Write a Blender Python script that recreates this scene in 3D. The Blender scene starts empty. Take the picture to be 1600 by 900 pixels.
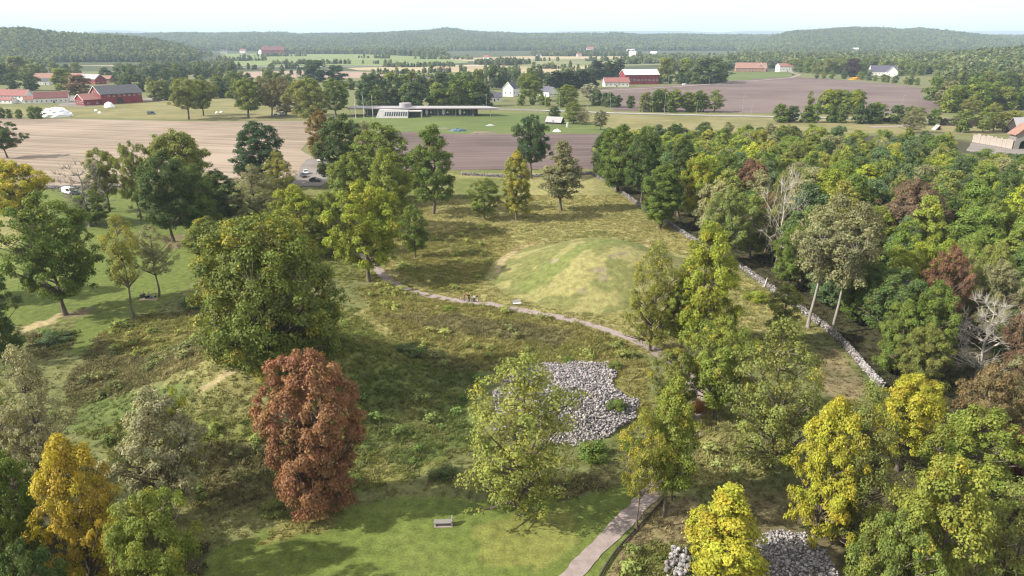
import bpy, bmesh, math, random
import numpy as np
from mathutils import Vector, Matrix

SC = bpy.context.scene
COL = SC.collection
R_ = math.radians

# ------------------------------------------------------------------ camera, sky, sun, exposure
CAM_H = 50.0; PITCH = 20.0; FPX = 1067.0
cam_d = bpy.data.cameras.new("camera"); cam = bpy.data.objects.new("camera", cam_d); COL.objects.link(cam)
cam.location = (0, 0, CAM_H); cam.rotation_euler = (R_(90 - PITCH), 0, 0)
cam_d.sensor_width = 36.0; cam_d.lens = 36.0 * FPX / 1600.0; cam_d.clip_start = 0.5; cam_d.clip_end = 60000
SC.camera = cam

SUN_EL = 36.0; SUN_AZ = 14.0      # light travels towards +x, turned SUN_AZ degrees towards +y
sdir = Vector((math.cos(R_(SUN_AZ)) * math.cos(R_(SUN_EL)), math.sin(R_(SUN_AZ)) * math.cos(R_(SUN_EL)), -math.sin(R_(SUN_EL))))
sun_d = bpy.data.lights.new("sun", 'SUN'); sun = bpy.data.objects.new("sun", sun_d); COL.objects.link(sun)
sun.location = (-100, -20, 120); sun.rotation_euler = sdir.to_track_quat('-Z', 'Y').to_euler()
sun_d.energy = 5.0; sun_d.angle = R_(0.6); sun_d.color = (1.0, 0.94, 0.84)

world = bpy.data.worlds.new("World"); SC.world = world; world.use_nodes = True
wn = world.node_tree; wn.nodes.clear()
w_out = wn.nodes.new("ShaderNodeOutputWorld"); w_bg = wn.nodes.new("ShaderNodeBackground"); w_sky = wn.nodes.new("ShaderNodeTexSky")
w_sky.sky_type = 'NISHITA'; w_sky.sun_disc = False; w_sky.sun_elevation = R_(SUN_EL)
w_sky.sun_rotation = math.atan2(-sdir.x, -sdir.y)
w_sky.air_density = 1.0; w_sky.dust_density = 1.5; w_sky.altitude = 50
w_bg.inputs[1].default_value = 0.038
# thin high cloud over the whole sky
w_tc = wn.nodes.new("ShaderNodeTexCoord"); w_map = wn.nodes.new("ShaderNodeMapping"); w_map.inputs['Scale'].default_value = (1.2, 1.2, 5)
w_no = wn.nodes.new("ShaderNodeTexNoise"); w_no.inputs['Scale'].default_value = 2.2; w_no.inputs['Detail'].default_value = 7
w_rp = wn.nodes.new("ShaderNodeValToRGB"); w_rp.color_ramp.elements[0].position = 0.28; w_rp.color_ramp.elements[1].position = 0.62
w_rp.color_ramp.elements[0].color = (.78, .78, .78, 1); w_rp.color_ramp.elements[1].color = (.97, .97, .97, 1)
w_mx = wn.nodes.new("ShaderNodeMixRGB"); w_mx.inputs[2].default_value = (18.5, 18.6, 18.7, 1)
L = wn.links.new
L(w_tc.outputs['Generated'], w_map.inputs[0]); L(w_map.outputs[0], w_no.inputs['Vector']); L(w_no.outputs[0], w_rp.inputs[0])
L(w_rp.outputs[0], w_mx.inputs[0]); L(w_sky.outputs[0], w_mx.inputs[1]); L(w_mx.outputs[0], w_bg.inputs[0]); L(w_bg.outputs[0], w_out.inputs[0])

SC.view_settings.view_transform = 'Standard'; SC.view_settings.look = 'None'
SC.view_settings.exposure = 0.88; SC.view_settings.gamma = 1.0; SC.view_settings.use_curve_mapping = False
SC.render.engine = 'CYCLES'
cy = SC.cycles
cy.use_denoising = True; cy.filter_width = 1.15; cy.max_bounces = 5; cy.diffuse_bounces = 3; cy.glossy_bounces = 2; cy.transmission_bounces = 3
cy.volume_bounces = 0; cy.transparent_max_bounces = 12; cy.sample_clamp_indirect = 6; cy.caustics_reflective = False; cy.caustics_refractive = False

# ------------------------------------------------------------------ tags and small helpers
def tag(o, label=None, cat=None, group=None, kind=None):
    if label: o["label"] = label
    if cat: o["category"] = cat
    if group: o["group"] = group
    if kind: o["kind"] = kind
    return o
def empty(name, loc=(0, 0, 0), rz=0.0, label=None, cat=None, group=None):
    o = bpy.data.objects.new(name, None); COL.objects.link(o); o.empty_display_size = 0.3
    o.location = loc; o.rotation_euler = (0, 0, rz)
    return tag(o, label, cat, group)
def link(name, me, mat=None, parent=None):
    o = bpy.data.objects.new(name, me); COL.objects.link(o)
    if mat is not None and len(me.materials) == 0: me.materials.append(mat)
    if parent: o.parent = parent
    return o
def np_mesh(name, V, F, smooth=False):
    """V (n,3), F (m,k) with one k, or a list of such arrays"""
    me = bpy.data.meshes.new(name)
    Fs = F if isinstance(F, list) else [F]
    Fs = [np.asarray(f, dtype=np.int32) for f in Fs if len(f)]
    me.vertices.add(len(V)); me.vertices.foreach_set("co", np.asarray(V, dtype=np.float32).ravel())
    nl = sum(f.size for f in Fs); npoly = sum(len(f) for f in Fs)
    me.loops.add(nl); me.loops.foreach_set("vertex_index", np.concatenate([f.ravel() for f in Fs]))
    me.polygons.add(npoly)
    tot = np.concatenate([np.full(len(f), f.shape[1], dtype=np.int32) for f in Fs])
    st = np.concatenate([[0], np.cumsum(tot)[:-1]]).astype(np.int32)
    me.polygons.foreach_set("loop_start", st); me.polygons.foreach_set("loop_total", tot)
    if smooth: me.polygons.foreach_set("use_smooth", np.ones(npoly, dtype=bool))
    me.update(calc_edges=True)
    return me
def add_attr(me, name, vals, typ='FLOAT'):
    a = me.attributes.new(name, typ, 'POINT')
    a.data.foreach_set('value' if typ == 'FLOAT' else 'color' if typ == 'FLOAT_COLOR' else 'vector', np.asarray(vals, dtype=np.float32).ravel())

class MB:
    """collects boxes, prisms and tubes in one mesh"""
    def __init__(s): s.v = []; s.f = []
    def add(s, vs, fs):
        b = len(s.v); s.v += [tuple(v) for v in vs]; s.f += [tuple(b + i for i in f) for f in fs]; return s
    def box(s, x0, x1, y0, y1, z0, z1):
        return s.add([(x0,y0,z0),(x1,y0,z0),(x1,y1,z0),(x0,y1,z0),(x0,y0,z1),(x1,y0,z1),(x1,y1,z1),(x0,y1,z1)],
                     [(0,3,2,1),(4,5,6,7),(0,1,5,4),(1,2,6,5),(2,3,7,6),(3,0,4,7)])
    def prism(s, poly, h0, h1, axis='y'):
        """poly: list of 2d points; axis y -> points are (x,z), x -> (y,z), z -> (x,y)"""
        n = len(poly)
        def p(a, h): return (a[0], h, a[1]) if axis == 'y' else (h, a[0], a[1]) if axis == 'x' else (a[0], a[1], h)
        vs = [p(a, h0) for a in poly] + [p(a, h1) for a in poly]
        fs = [tuple(range(n)), tuple(range(2*n-1, n-1, -1))] + [(i, i+n, (i+1) % n + n, (i+1) % n) for i in range(n)]
        return s.add(vs, fs)
    def tube(s, pts, rads, sides=6):
        pts = np.asarray(pts, float); n = len(pts)
        vs = []; fs = []
        for i in range(n):
            d = pts[min(i+1, n-1)] - pts[max(i-1, 0)]; d = d / (np.linalg.norm(d) + 1e-9)
            a = np.cross(d, (0, 0, 1.0) if abs(d[2]) < .9 else (1.0, 0, 0)); a /= np.linalg.norm(a); b = np.cross(d, a)
            for k in range(sides):
                t = 2 * math.pi * k / sides
                vs.append(pts[i] + rads[i] * (math.cos(t) * a + math.sin(t) * b))
        for i in range(n-1):
            for k in range(sides):
                fs.append((i*sides+k, i*sides+(k+1) % sides, (i+1)*sides+(k+1) % sides, (i+1)*sides+k))
        fs.append(tuple(range(sides-1, -1, -1))); fs.append(tuple((n-1)*sides+k for k in range(sides)))
        return s.add(vs, fs)
    def mesh(s, name, smooth=False):
        me = bpy.data.meshes.new(name); me.from_pydata(s.v, [], s.f)
        bm = bmesh.new(); bm.from_mesh(me); bmesh.ops.recalc_face_normals(bm, faces=bm.faces); bm.to_mesh(me); bm.free()
        if smooth: me.polygons.foreach_set("use_smooth", [True] * len(me.polygons))
        me.update(); return me
    def build(s, name, mat, parent=None, smooth=False): return link(name, s.mesh(name, smooth), mat, parent)

# ------------------------------------------------------------------ materials
def new_mat(name):
    m = bpy.data.materials.new(name); m.use_nodes = True; nt = m.node_tree
    return m, nt, nt.nodes['Principled BSDF'], nt.nodes['Material Output']
def N(nt, t, **kw):
    n = nt.nodes.new(t)
    for k, v in kw.items(): setattr(n, k, v)
    return n
def plain(name, c, c2=None, scale=2.0, rough=0.8, bump=0.0, metal=0.0, stretch=None, detail=6, spec=0.3):
    m, nt, b, o = new_mat(name); b.inputs['Roughness'].default_value = rough; b.inputs['Metallic'].default_value = metal
    b.inputs['Specular IOR Level'].default_value = spec
    c2 = c2 or tuple(x * 0.78 for x in c)
    tc = N(nt, 'ShaderNodeTexCoord'); no = N(nt, 'ShaderNodeTexNoise'); no.inputs['Scale'].default_value = scale; no.inputs['Detail'].default_value = detail
    src = tc.outputs['Object']
    if stretch:
        mp = N(nt, 'ShaderNodeMapping'); mp.inputs['Scale'].default_value = stretch; nt.links.new(src, mp.inputs[0]); src = mp.outputs[0]
    nt.links.new(src, no.inputs['Vector'])
    r = N(nt, 'ShaderNodeValToRGB'); r.color_ramp.elements[0].position = .3; r.color_ramp.elements[1].position = .7
    r.color_ramp.elements[0].color = (*c2, 1); r.color_ramp.elements[1].color = (*c, 1)
    nt.links.new(no.outputs[0], r.inputs[0]); nt.links.new(r.outputs[0], b.inputs['Base Color'])
    if bump:
        bp = N(nt, 'ShaderNodeBump'); bp.inputs['Strength'].default_value = bump; bp.inputs['Distance'].default_value = .1
        nt.links.new(no.outputs[0], bp.inputs['Height']); nt.links.new(bp.outputs[0], b.inputs['Normal'])
    return m
def foliage(name, instanced=False):
    m, nt, b, o = new_mat(name); lk = nt.links.new
    b.inputs['Roughness'].default_value = .62; b.inputs['Specular IOR Level'].default_value = .25
    t = N(nt, 'ShaderNodeAttribute', attribute_name='tint'); h = N(nt, 'ShaderNodeAttribute', attribute_name='hue')
    if instanced:
        ca = N(nt, 'ShaderNodeAttribute', attribute_name='col', attribute_type='INSTANCER'); col = ca.outputs['Color']; amt = None
    else:
        oi = N(nt, 'ShaderNodeObjectInfo'); col = oi.outputs['Color']; amt = oi.outputs['Alpha']
    if amt is not None:
        mr = N(nt, 'ShaderNodeMapRange'); mr.inputs['From Min'].default_value = -.12; mr.inputs['From Max'].default_value = .12
        su = N(nt, 'ShaderNodeMath', operation='SUBTRACT'); lk(amt, su.inputs[0]); lk(h.outputs['Fac'], su.inputs[1]); lk(su.outputs[0], mr.inputs['Value'])
        ax = N(nt, 'ShaderNodeMixRGB'); ax.inputs[2].default_value = (.33, .285, .03, 1); lk(mr.outputs[0], ax.inputs[0]); lk(col, ax.inputs[1]); col = ax.outputs[0]
    hs = N(nt, 'ShaderNodeHueSaturation')
    hm = N(nt, 'ShaderNodeMapRange'); hm.inputs['To Min'].default_value = .488; hm.inputs['To Max'].default_value = .524; lk(h.outputs['Fac'], hm.inputs['Value']); lk(hm.outputs[0], hs.inputs['Hue'])
    vm = N(nt, 'ShaderNodeMapRange'); vm.inputs['To Min'].default_value = .68; vm.inputs['To Max'].default_value = 1.66; lk(t.outputs['Fac'], vm.inputs['Value']); lk(vm.outputs[0], hs.inputs['Value'])
    hs.inputs['Saturation'].default_value = 1.0; lk(col, hs.inputs['Color']); lk(hs.outputs[0], b.inputs['Base Color'])
    tr = N(nt, 'ShaderNodeBsdfTranslucent'); tg = N(nt, 'ShaderNodeMixRGB', blend_type='MULTIPLY'); tg.inputs[0].default_value = 1; tg.inputs[2].default_value = (1.35, 1.25, .6, 1)
    lk(hs.outputs[0], tg.inputs[1]); lk(tg.outputs[0], tr.inputs[0])
    mx = N(nt, 'ShaderNodeMixShader'); mx.inputs[0].default_value = .32
    lk(b.outputs[0], mx.inputs[1]); lk(tr.outputs[0], mx.inputs[2]); lk(mx.outputs[0], o.inputs['Surface'])
    return m
def attr_mat(name, attr='col', typ='GEOMETRY', rough=.9, nscale=1.5, lo=.65, hi=1.35, bump=.0, translucent=0):
    m, nt, b, o = new_mat(name); lk = nt.links.new; b.inputs['Roughness'].default_value = rough; b.inputs['Specular IOR Level'].default_value = .15
    a = N(nt, 'ShaderNodeAttribute', attribute_name=attr, attribute_type=typ)
    tc = N(nt, 'ShaderNodeTexCoord'); no = N(nt, 'ShaderNodeTexNoise'); no.inputs['Scale'].default_value = nscale; no.inputs['Detail'].default_value = 8
    lk(tc.outputs['Object'], no.inputs['Vector'])
    mr = N(nt, 'ShaderNodeMapRange'); mr.inputs['From Min'].default_value = .3; mr.inputs['From Max'].default_value = .7; mr.inputs['To Min'].default_value = lo; mr.inputs['To Max'].default_value = hi
    lk(no.outputs[0], mr.inputs['Value'])
    hs = N(nt, 'ShaderNodeHueSaturation'); lk(a.outputs['Color'], hs.inputs['Color']); lk(mr.outputs[0], hs.inputs['Value']); lk(hs.outputs[0], b.inputs['Base Color'])
    if bump:
        bp = N(nt, 'ShaderNodeBump'); bp.inputs['Strength'].default_value = bump; bp.inputs['Distance'].default_value = .15
        lk(no.outputs[0], bp.inputs['Height']); lk(bp.outputs[0], b.inputs['Normal'])
    if translucent:
        tr = N(nt, 'ShaderNodeBsdfTranslucent'); lk(hs.outputs[0], tr.inputs[0]); mx = N(nt, 'ShaderNodeMixShader'); mx.inputs[0].default_value = translucent
        lk(b.outputs[0], mx.inputs[1]); lk(tr.outputs[0], mx.inputs[2]); lk(mx.outputs[0], o.inputs['Surface'])
    return m

M = {}
M['leaf'] = foliage('leaf'); M['leaf_far'] = foliage('leaf_far', True)
M['bark'] = plain('bark', (.17, .135, .105), (.075, .06, .048), 3, .95, .6, stretch=(1, 1, .25))
M['bark_pale'] = plain('bark_pale', (.52, .48, .42), (.28, .25, .21), 3, .9, .3, stretch=(1, 1, .3))
M['bark_mid'] = plain('bark_mid', (.34, .31, .275), (.17, .15, .13), 2.5, .9, .4, stretch=(1, 1, .3))
M['bark_grey'] = plain('bark_grey', (.30, .27, .235), (.15, .13, .115), 3, .95, .5, stretch=(1, 1, .3))
M['ground'] = None
M['gravel'] = plain('gravel', (.29, .235, .22), (.21, .168, .155), 1.3, .95, .3, detail=10)
M['asphalt'] = plain('asphalt', (.17, .165, .165), (.13, .125, .125), .4, .9)
M['white_paint'] = plain('white_paint', (.72, .71, .69), (.6, .59, .57), .6, .6)
M['white_line'] = plain('white_line', (.7, .7, .68), (.5, .5, .5), 1, .7)
M['red_paint'] = plain('red_paint', (.22, .036, .042), (.155, .026, .03), .5, .75, stretch=(3, 3, .4))
M['dark_wood'] = plain('dark_wood', (.055, .042, .038), (.03, .024, .022), 1, .85, stretch=(3, 3, .5))
M['wood'] = plain('wood', (.36, .25, .15), (.23, .155, .095), 1.5, .8, stretch=(3, 3, .5))
M['wood_grey'] = plain('wood_grey', (.25, .235, .215), (.16, .15, .135), 3, .85, .2, stretch=(.6, 3, 3))
M['roof_red'] = plain('roof_red', (.27, .115, .1), (.2, .085, .075), .7, .8, .2)
M['roof_dark_red'] = plain('roof_dark_red', (.16, .06, .058), (.11, .042, .04), .7, .8, .2)
M['roof_tile'] = plain('roof_tile', (.3, .17, .13), (.21, .12, .095), .7, .85, .2)
M['roof_dark'] = plain('roof_dark', (.085, .085, .095), (.055, .055, .062), .7, .7, .2)
M['roof_slate'] = plain('roof_slate', (.1, .095, .13), (.07, .066, .09), .7, .7, .2)
M['roof_metal'] = plain('roof_metal', (.62, .62, .63), (.5, .5, .51), .5, .45, metal=.2)
M['roof_grey'] = plain('roof_grey', (.33, .31, .325), (.27, .255, .265), .3, .8)
M['concrete'] = plain('concrete', (.42, .41, .395), (.33, .32, .31), .8, .85, .1)
M['glass'] = plain('glass', (.035, .045, .055), (.02, .026, .033), .4, .12, spec=.6)
M['plastic_white'] = plain('plastic_white', (.82, .83, .85), (.72, .73, .75), .8, .4, .3)
M['tyre'] = plain('tyre', (.02, .02, .02), None, 3, .9)
M['metal'] = plain('metal', (.5, .5, .5), (.4, .4, .4), 3, .4, metal=.8)
M['lamp_grey'] = plain('lamp_grey', (.34, .35, .35), (.27, .28, .28), 3, .5, metal=.3)
M['lamp'] = plain('lamp', (.8, .8, .75), None, 3, .2)
M['lamp_red'] = plain('lamp_red', (.4, .02, .02), None, 3, .25)
M['tarp_blue'] = plain('tarp_blue', (.09, .14, .17), (.06, .1, .125), 1, .5, .3)
M['stone'] = attr_mat('stone', 'col', rough=.9, nscale=4, lo=.75, hi=1.2, bump=.35)
# ------------------------------------------------------------------ terrain: heights and pixel <-> ground
CP, SP = math.cos(R_(PITCH)), math.sin(R_(PITCH))
MOUNDS = [(20, 148, 25, 25, 6.9), (-37, 93, 27, 27, 6.8), (5.5, 87.5, 14, 14, 2.2), (28.5, 52.5, 9.5, 9.5, 1.4), (-88, 66, 30, 26, 2.0)]
# far ridges: distance, front half width, back half width, crest as (pixel column, pixel row of the bare ground crest)
RIDGES = [
 (2300, 850, 700, [(-900, 53), (-200, 53), (0, 54), (60, 54), (100, 58), (130, 59), (200, 64), (250, 68), (290, 77), (330, 92)]),
 (5200, 2300, 1500, [(-900, 57), (0, 57), (250, 57), (300, 55), (350, 56), (400, 54.5), (470, 57), (560, 56.5), (640, 53), (700, 50.5), (760, 54), (830, 57), (920, 56), (1000, 58), (1060, 57), (1100, 58.5), (1250, 59), (1400, 60), (1600, 59), (2500, 55)]),
 (4100, 1400, 1200, [(1130, 80), (1180, 70), (1230, 55), (1270, 52), (1330, 48.5), (1370, 48.5), (1400, 51), (1430, 50.5), (1480, 55), (1530, 60), (1600, 66), (1700, 80)]),
 (1500, 650, 500, [(1380, 106), (1450, 99), (1520, 92), (1600, 86), (2000, 70), (2500, 62)]),
 (16000, 3000, 3000, [(-900, 56), (120, 54), (160, 46.5), (190, 46), (240, 50), (300, 56), (700, 56), (820, 51), (900, 48.5), (1060, 48), (1130, 51), (1160, 48), (1200, 47.5), (1250, 49), (1290, 56), (1460, 54), (1500, 49), (1560, 47.5), (1700, 48), (2500, 52)]),
]
def ridge_crest(x, y, tab, D):
    px = 800 + FPX * x / (y * CP + CAM_H * SP + 1e-6)
    row = np.interp(px, [t[0] for t in tab], [t[1] for t in tab])
    ang = R_(PITCH) - np.arctan((450 - row) / FPX)
    return np.maximum(CAM_H - D * np.tan(ang), 0.0)
def Z(x, y):
    x = np.asarray(x, float); y = np.asarray(y, float)
    z = np.zeros(np.broadcast(x, y).shape)
    for cx, cy_, rx, ry, h in MOUNDS:
        r = np.sqrt(((x - cx) / rx) ** 2 + ((y - cy_) / ry) ** 2)
        z = z + h * np.where(r < 1, (0.5 + 0.5 * np.cos(np.pi * np.clip(r, 0, 1) ** 1.12)) ** 0.8, 0)
    # shallow hollow between the two barrows
    r = np.sqrt(((x + 4) / 26) ** 2 + ((y - 108) / 13) ** 2); z = z - 1.1 * np.where(r < 1, (0.5 + 0.5 * np.cos(np.pi * np.clip(r, 0, 1))), 0)
    far = y > 700
    if np.any(far):
        yy = np.where(far, y, 700.0)
        for D, fw, bw, tab in RIDGES:
            c = ridge_crest(x, yy, tab, D)
            d = np.where(yy < D, (D - yy) / fw, (yy - D) / bw)
            w = np.where(d < 1, 0.5 + 0.5 * np.cos(np.pi * np.clip(d, 0, 1)), 0)
            rough = 1 + .10 * np.sin(x / 170 + D) * np.sin(yy / 130 + 1) + .07 * np.sin(x / 61 + yy / 83)
            z = np.where(far, np.maximum(z, c * w * np.where(w > .97, 1, rough)), z)
    return z
def Z1(x, y): return float(Z(np.array([x]), np.array([y]))[0])
def ray(px, py):
    u = (px - 800) / FPX; v = (450 - py) / FPX
    return np.array([u, CP + v * SP, -SP + v * CP])
def at(px, py, flat=False):
    d = ray(px, py)
    if d[2] > -1e-4: d[2] = -1e-4
    t = CAM_H / -d[2]
    if flat: return (d[0] * t, d[1] * t, 0.0)
    ts = np.linspace(t * .55, t * 1.08, 160); zs = CAM_H + d[2] * ts - Z(d[0] * ts, d[1] * ts)
    i = int(np.argmax(zs < 0)) if np.any(zs < 0) else len(ts) - 1
    if i > 0:
        a, b = zs[i-1], zs[i]; t = ts[i-1] + (ts[i] - ts[i-1]) * a / (a - b + 1e-12)
    x, y = d[0] * t, d[1] * t
    return (x, y, Z1(x, y))
def proj(x, y, z):
    dz = z - CAM_H; dep = y * CP - dz * SP; up = y * SP + dz * CP
    return 800 + FPX * x / dep, 450 - FPX * up / dep
def depth(x, y, z): return y * CP - (z - CAM_H) * SP
def inside(px, py, poly):
    px = np.asarray(px); py = np.asarray(py); r = np.zeros(px.shape, bool); n = len(poly)
    for i in range(n):
        x0, y0 = poly[i]; x1, y1 = poly[(i + 1) % n]
        if y0 == y1: continue
        c = ((y0 > py) != (y1 > py)) & (px < (x1 - x0) * (py - y0) / (y1 - y0) + x0); r ^= c
    return r
def fbm(x, y, s, seed=0):
    """cheap smooth value noise, 3 octaves, about -1..1"""
    o = np.zeros(np.broadcast(x, y).shape)
    for k, a in enumerate((1, .5, .3)):
        f = 2 ** k / s; xi = x * f + seed * 17.3; yi = y * f + seed * 9.1
        x0 = np.floor(xi); y0 = np.floor(yi); fx = xi - x0; fy = yi - y0; fx = fx*fx*(3-2*fx); fy = fy*fy*(3-2*fy)
        def h(i, j):
            q = np.sin(i * 127.1 + j * 311.7 + seed * 74.7) * 43758.5453; return (q - np.floor(q)) * 2 - 1
        o += a * ((h(x0,y0)*(1-fx)+h(x0+1,y0)*fx)*(1-fy) + (h(x0,y0+1)*(1-fx)+h(x0+1,y0+1)*fx)*fy)
    return o / 1.3

# ground cover: colour and roughness (how tall the growth is) per zone, polygons in photograph pixels at ground level
LAWN = (.100, .128, .028); ROUGH = (.115, .125, .034); DRY = (.215, .198, .078); STRAW = (.33, .265, .145)
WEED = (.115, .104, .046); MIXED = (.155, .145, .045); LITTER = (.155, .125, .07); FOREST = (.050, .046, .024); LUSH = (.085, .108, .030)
ZONES = [
 ([(-900, 262), (900, 262), (960, 290), (1060, 372), (1130, 430), (600, 440), (300, 420), (-900, 420)], ROUGH, .5),
 # meadow behind the great mound
 ([(600, 470), (585, 400), (640, 330), (690, 272), (925, 270), (1000, 318), (1075, 372), (1200, 455), (1290, 520), (1040, 560), (760, 478), (690, 462)], DRY, .6),
 ([(620, 420), (640, 370), (760, 350), (800, 370), (770, 420), (740, 460), (680, 455)], MIXED, .7),
 ([(690, 275), (800, 280), (790, 310), (690, 312)], ROUGH, .6),
 # park lawn on the left
 ([(-700, 300), (60, 293), (300, 296), (420, 300), (415, 352), (335, 400), (305, 440), (262, 475), (190, 498), (120, 553), (92, 548), (120, 500), (20, 510), (-700, 560)], LAWN, .08),
 ([(-200, 352), (55, 335), (62, 350), (20, 385), (-200, 420)], DRY, .1),
 ([(250, 372), (315, 362), (325, 372), (262, 392)], LITTER, .1),
 ([(30, 512), (70, 500), (102, 486), (112, 490), (75, 506), (38, 520)], STRAW, .05),
 ([(95, 488), (150, 483), (140, 494), (98, 500)], LITTER, .1),
 # weeds at the foot of the left barrow
 ([(100, 655), (110, 590), (160, 515), (240, 488), (335, 488), (360, 510), (330, 560), (215, 608), (150, 640)], WEED, .9),
 ([(150, 520), (240, 490), (330, 500), (300, 540), (190, 560)], MIXED, .8),
 ([(40, 520), (115, 520), (110, 545), (80, 550), (60, 560)], WEED, .8),
 ([(70, 520), (120, 518), (100, 545), (75, 545)], LUSH, .9),
 # barrow with the big tree
 ([(120, 660), (330, 570), (380, 520), (560, 480), (660, 545), (760, 600), (740, 700), (620, 760), (480, 790), (330, 800), (200, 740)], ROUGH, .7),
 ([(250, 610), (350, 540), (400, 560), (430, 640), (380, 660), (290, 640)], (.165, .16, .06), .5),
 ([(310, 605), (365, 570), (375, 578), (325, 612)], STRAW, .1),
 ([(550, 488), (570, 482), (620, 520), (600, 530)], DRY, .5),
 ([(110, 640), (300, 590), (310, 620), (200, 655), (110, 680)], LUSH, .3),
 ([(560, 600), (640, 560), (760, 590), (740, 690), (640, 740), (560, 700)], LUSH, .7),
 ([(300, 700), (430, 690), (480, 790), (330, 800)], WEED, .8),
 # hollow meadow in front of the path
 ([(560, 450), (620, 440), (700, 470), (860, 494), (960, 525), (1010, 560), (960, 575), (850, 566), (740, 582), (660, 545), (590, 500)], MIXED, .8),
 ([(590, 490), (700, 490), (900, 520), (880, 540), (700, 520)], WEED, .8),
 ([(660, 545), (760, 570), (790, 560), (740, 585), (680, 575)], WEED, .9),
 ([(940, 560), (1010, 560), (1020, 640), (960, 640)], MIXED, .6),
 # front lawn
 ([(250, 1100), (330, 862), (430, 820), (560, 790), (640, 775), (760, 785), (860, 768), (1010, 752), (1000, 1100)], LAWN, .1),
 ([(450, 800), (560, 785), (520, 830), (400, 850)], MIXED, .4),
 ([(740, 820), (880, 790), (900, 840), (850, 890), (750, 880)], (.150, .158, .040), .1),
 ([(850, 755), (950, 735), (960, 760), (870, 780)], WEED, .7),
 # east of the path
 ([(1010, 785), (1075, 775), (1140, 830), (1090, 870), (960, 905), (940, 905)], LITTER, .4),
 ([(960, 905), (1000, 850), (1060, 850), (1080, 1000), (940, 1000)], ROUGH, .7),
 ([(1080, 640), (1130, 640), (1200, 700), (1190, 745), (1090, 760), (1070, 700)], (.20, .19, .075), .8),
 ([(1130, 745), (1320, 790), (1320, 900), (1150, 860)], LITTER, .4),
 ([(1260, 560), (1300, 540), (1365, 610), (1300, 640)], LITTER, .3),
 ([(1200, 770), (1330, 800), (1340, 850), (1200, 840)], LITTER, .3),
 # floor of the wood beyond the stone wall
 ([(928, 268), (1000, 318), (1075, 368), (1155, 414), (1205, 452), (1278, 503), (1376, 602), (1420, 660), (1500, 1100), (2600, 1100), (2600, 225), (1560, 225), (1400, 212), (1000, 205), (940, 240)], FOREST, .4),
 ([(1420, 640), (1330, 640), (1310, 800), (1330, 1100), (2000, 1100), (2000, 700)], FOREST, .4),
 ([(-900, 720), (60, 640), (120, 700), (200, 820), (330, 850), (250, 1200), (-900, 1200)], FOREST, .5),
]
def ground_cover(x, y):
    z = Z(x, y); px, py = proj(x, y, z)
    jx = fbm(x, y, 6, 3) * 9 + fbm(x, y, 1.6, 8) * 5; jy = fbm(x, y, 6, 5) * 5 + fbm(x, y, 1.6, 9) * 3
    k = np.clip((py - 250) / 400, .15, 1)
    px = px + jx * k; py = py + jy * k
    c = np.empty(x.shape + (3,)); c[:] = (.115, .122, .045); rg = np.full(x.shape, .25)
    far = y > 300; c[far] = (.13, .135, .055); rg[far] = 0
    farther = y > 1200; c[farther] = (.055, .065, .03)
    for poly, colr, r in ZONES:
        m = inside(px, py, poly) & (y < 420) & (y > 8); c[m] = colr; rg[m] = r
    # great mound: grassier flank, straw rim
    d = np.hypot((x - 20) / 25, (y - 148) / 25)
    g = np.array((.135, .138, .047)); s = np.array(STRAW) * .8
    on = (d < 1.02) & (fbm(x, y, 4, 21) + .05 > 0); c[on] = g; rg[d < 1.02] = .10
    strk = (d < .9) & (np.abs((x - 18) * .55 - (y - 146) * .85 + 3 * fbm(x, y, 7, 22)) < 3.2); c[strk] = (.135, .152, .046)
    bare = np.zeros(x.shape, bool)
    for bx, by in [(868, 408), (938, 420), (940, 435), (862, 446), (960, 400), (905, 455), (970, 395)]:
        q = at(bx, by); bare |= np.hypot((x - q[0]) / 1.6, y - q[1]) < .7 + .5 * fbm(x, y, 1.5, 23)
    c[bare] = (.195, .165, .105)
    near_rim = (d < 1.15); dr = np.full(x.shape, 99.)
    for q in RIM: dr[near_rim] = np.minimum(dr[near_rim], np.hypot(x[near_rim] - q[0], y[near_rim] - q[1]))
    c[dr < 1.0 + .5 * fbm(x, y, 3, 2)] = s
    near = y < 330
    v = fbm(x, y, 9, 31) * .5 + fbm(x, y, 2.5, 32) * .5
    mixc = np.clip(v * 1.3, 0, 1)[..., None] * np.where(rg > .15, .5, .16)[..., None]; mixd = np.clip(-v * 1.3, 0, 1)[..., None] * np.where(rg > .15, .6, .2)[..., None]
    lum = c.mean(-1, keepdims=True)
    c = np.where(near[..., None], c * (1 - mixc) + mixc * np.array((.225, .20, .08)) * (lum / .1) ** .6, c)
    c = np.where(near[..., None], c * (1 - mixd) + mixd * np.array((.065, .085, .022)) * (lum / .1) ** .6, c)
    return c, rg

def polyline(pts_px, step=1.0):
    """smooth line on the ground through photograph pixels, resampled"""
    P = np.array([at(*p)[:2] for p in pts_px]); n = len(P); out = []
    for i in range(n - 1):
        p0, p1, p2, p3 = P[max(i-1, 0)], P[i], P[i+1], P[min(i+2, n-1)]
        k = max(2, int(np.linalg.norm(p2 - p1) / step))
        for t in np.arange(k) / k:
            out.append(.5 * ((2*p1) + (p2-p0)*t + (2*p0-5*p1+4*p2-p3)*t*t + (3*p1-p0-3*p2+p3)*t**3))
    out.append(P[-1]); return np.array(out)
PATH_MAIN = [(566, 396), (588, 417), (604, 436), (640, 453), (700, 468), (760, 475), (830, 488), (900, 502), (950, 517), (1000, 536), (1050, 566), (1085, 606), (1088, 650), (1070, 705), (1030, 760), (985, 805), (935, 855), (880, 915), (760, 1060)]
path_main = polyline(PATH_MAIN, .8)
PATH_LAWN = [(20, 520), (60, 500), (110, 482), (160, 470)]

RIM = polyline([(778, 425), (790, 402), (830, 380), (880, 364), (930, 360), (975, 366), (1008, 380), (1030, 400)], .8)
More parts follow.
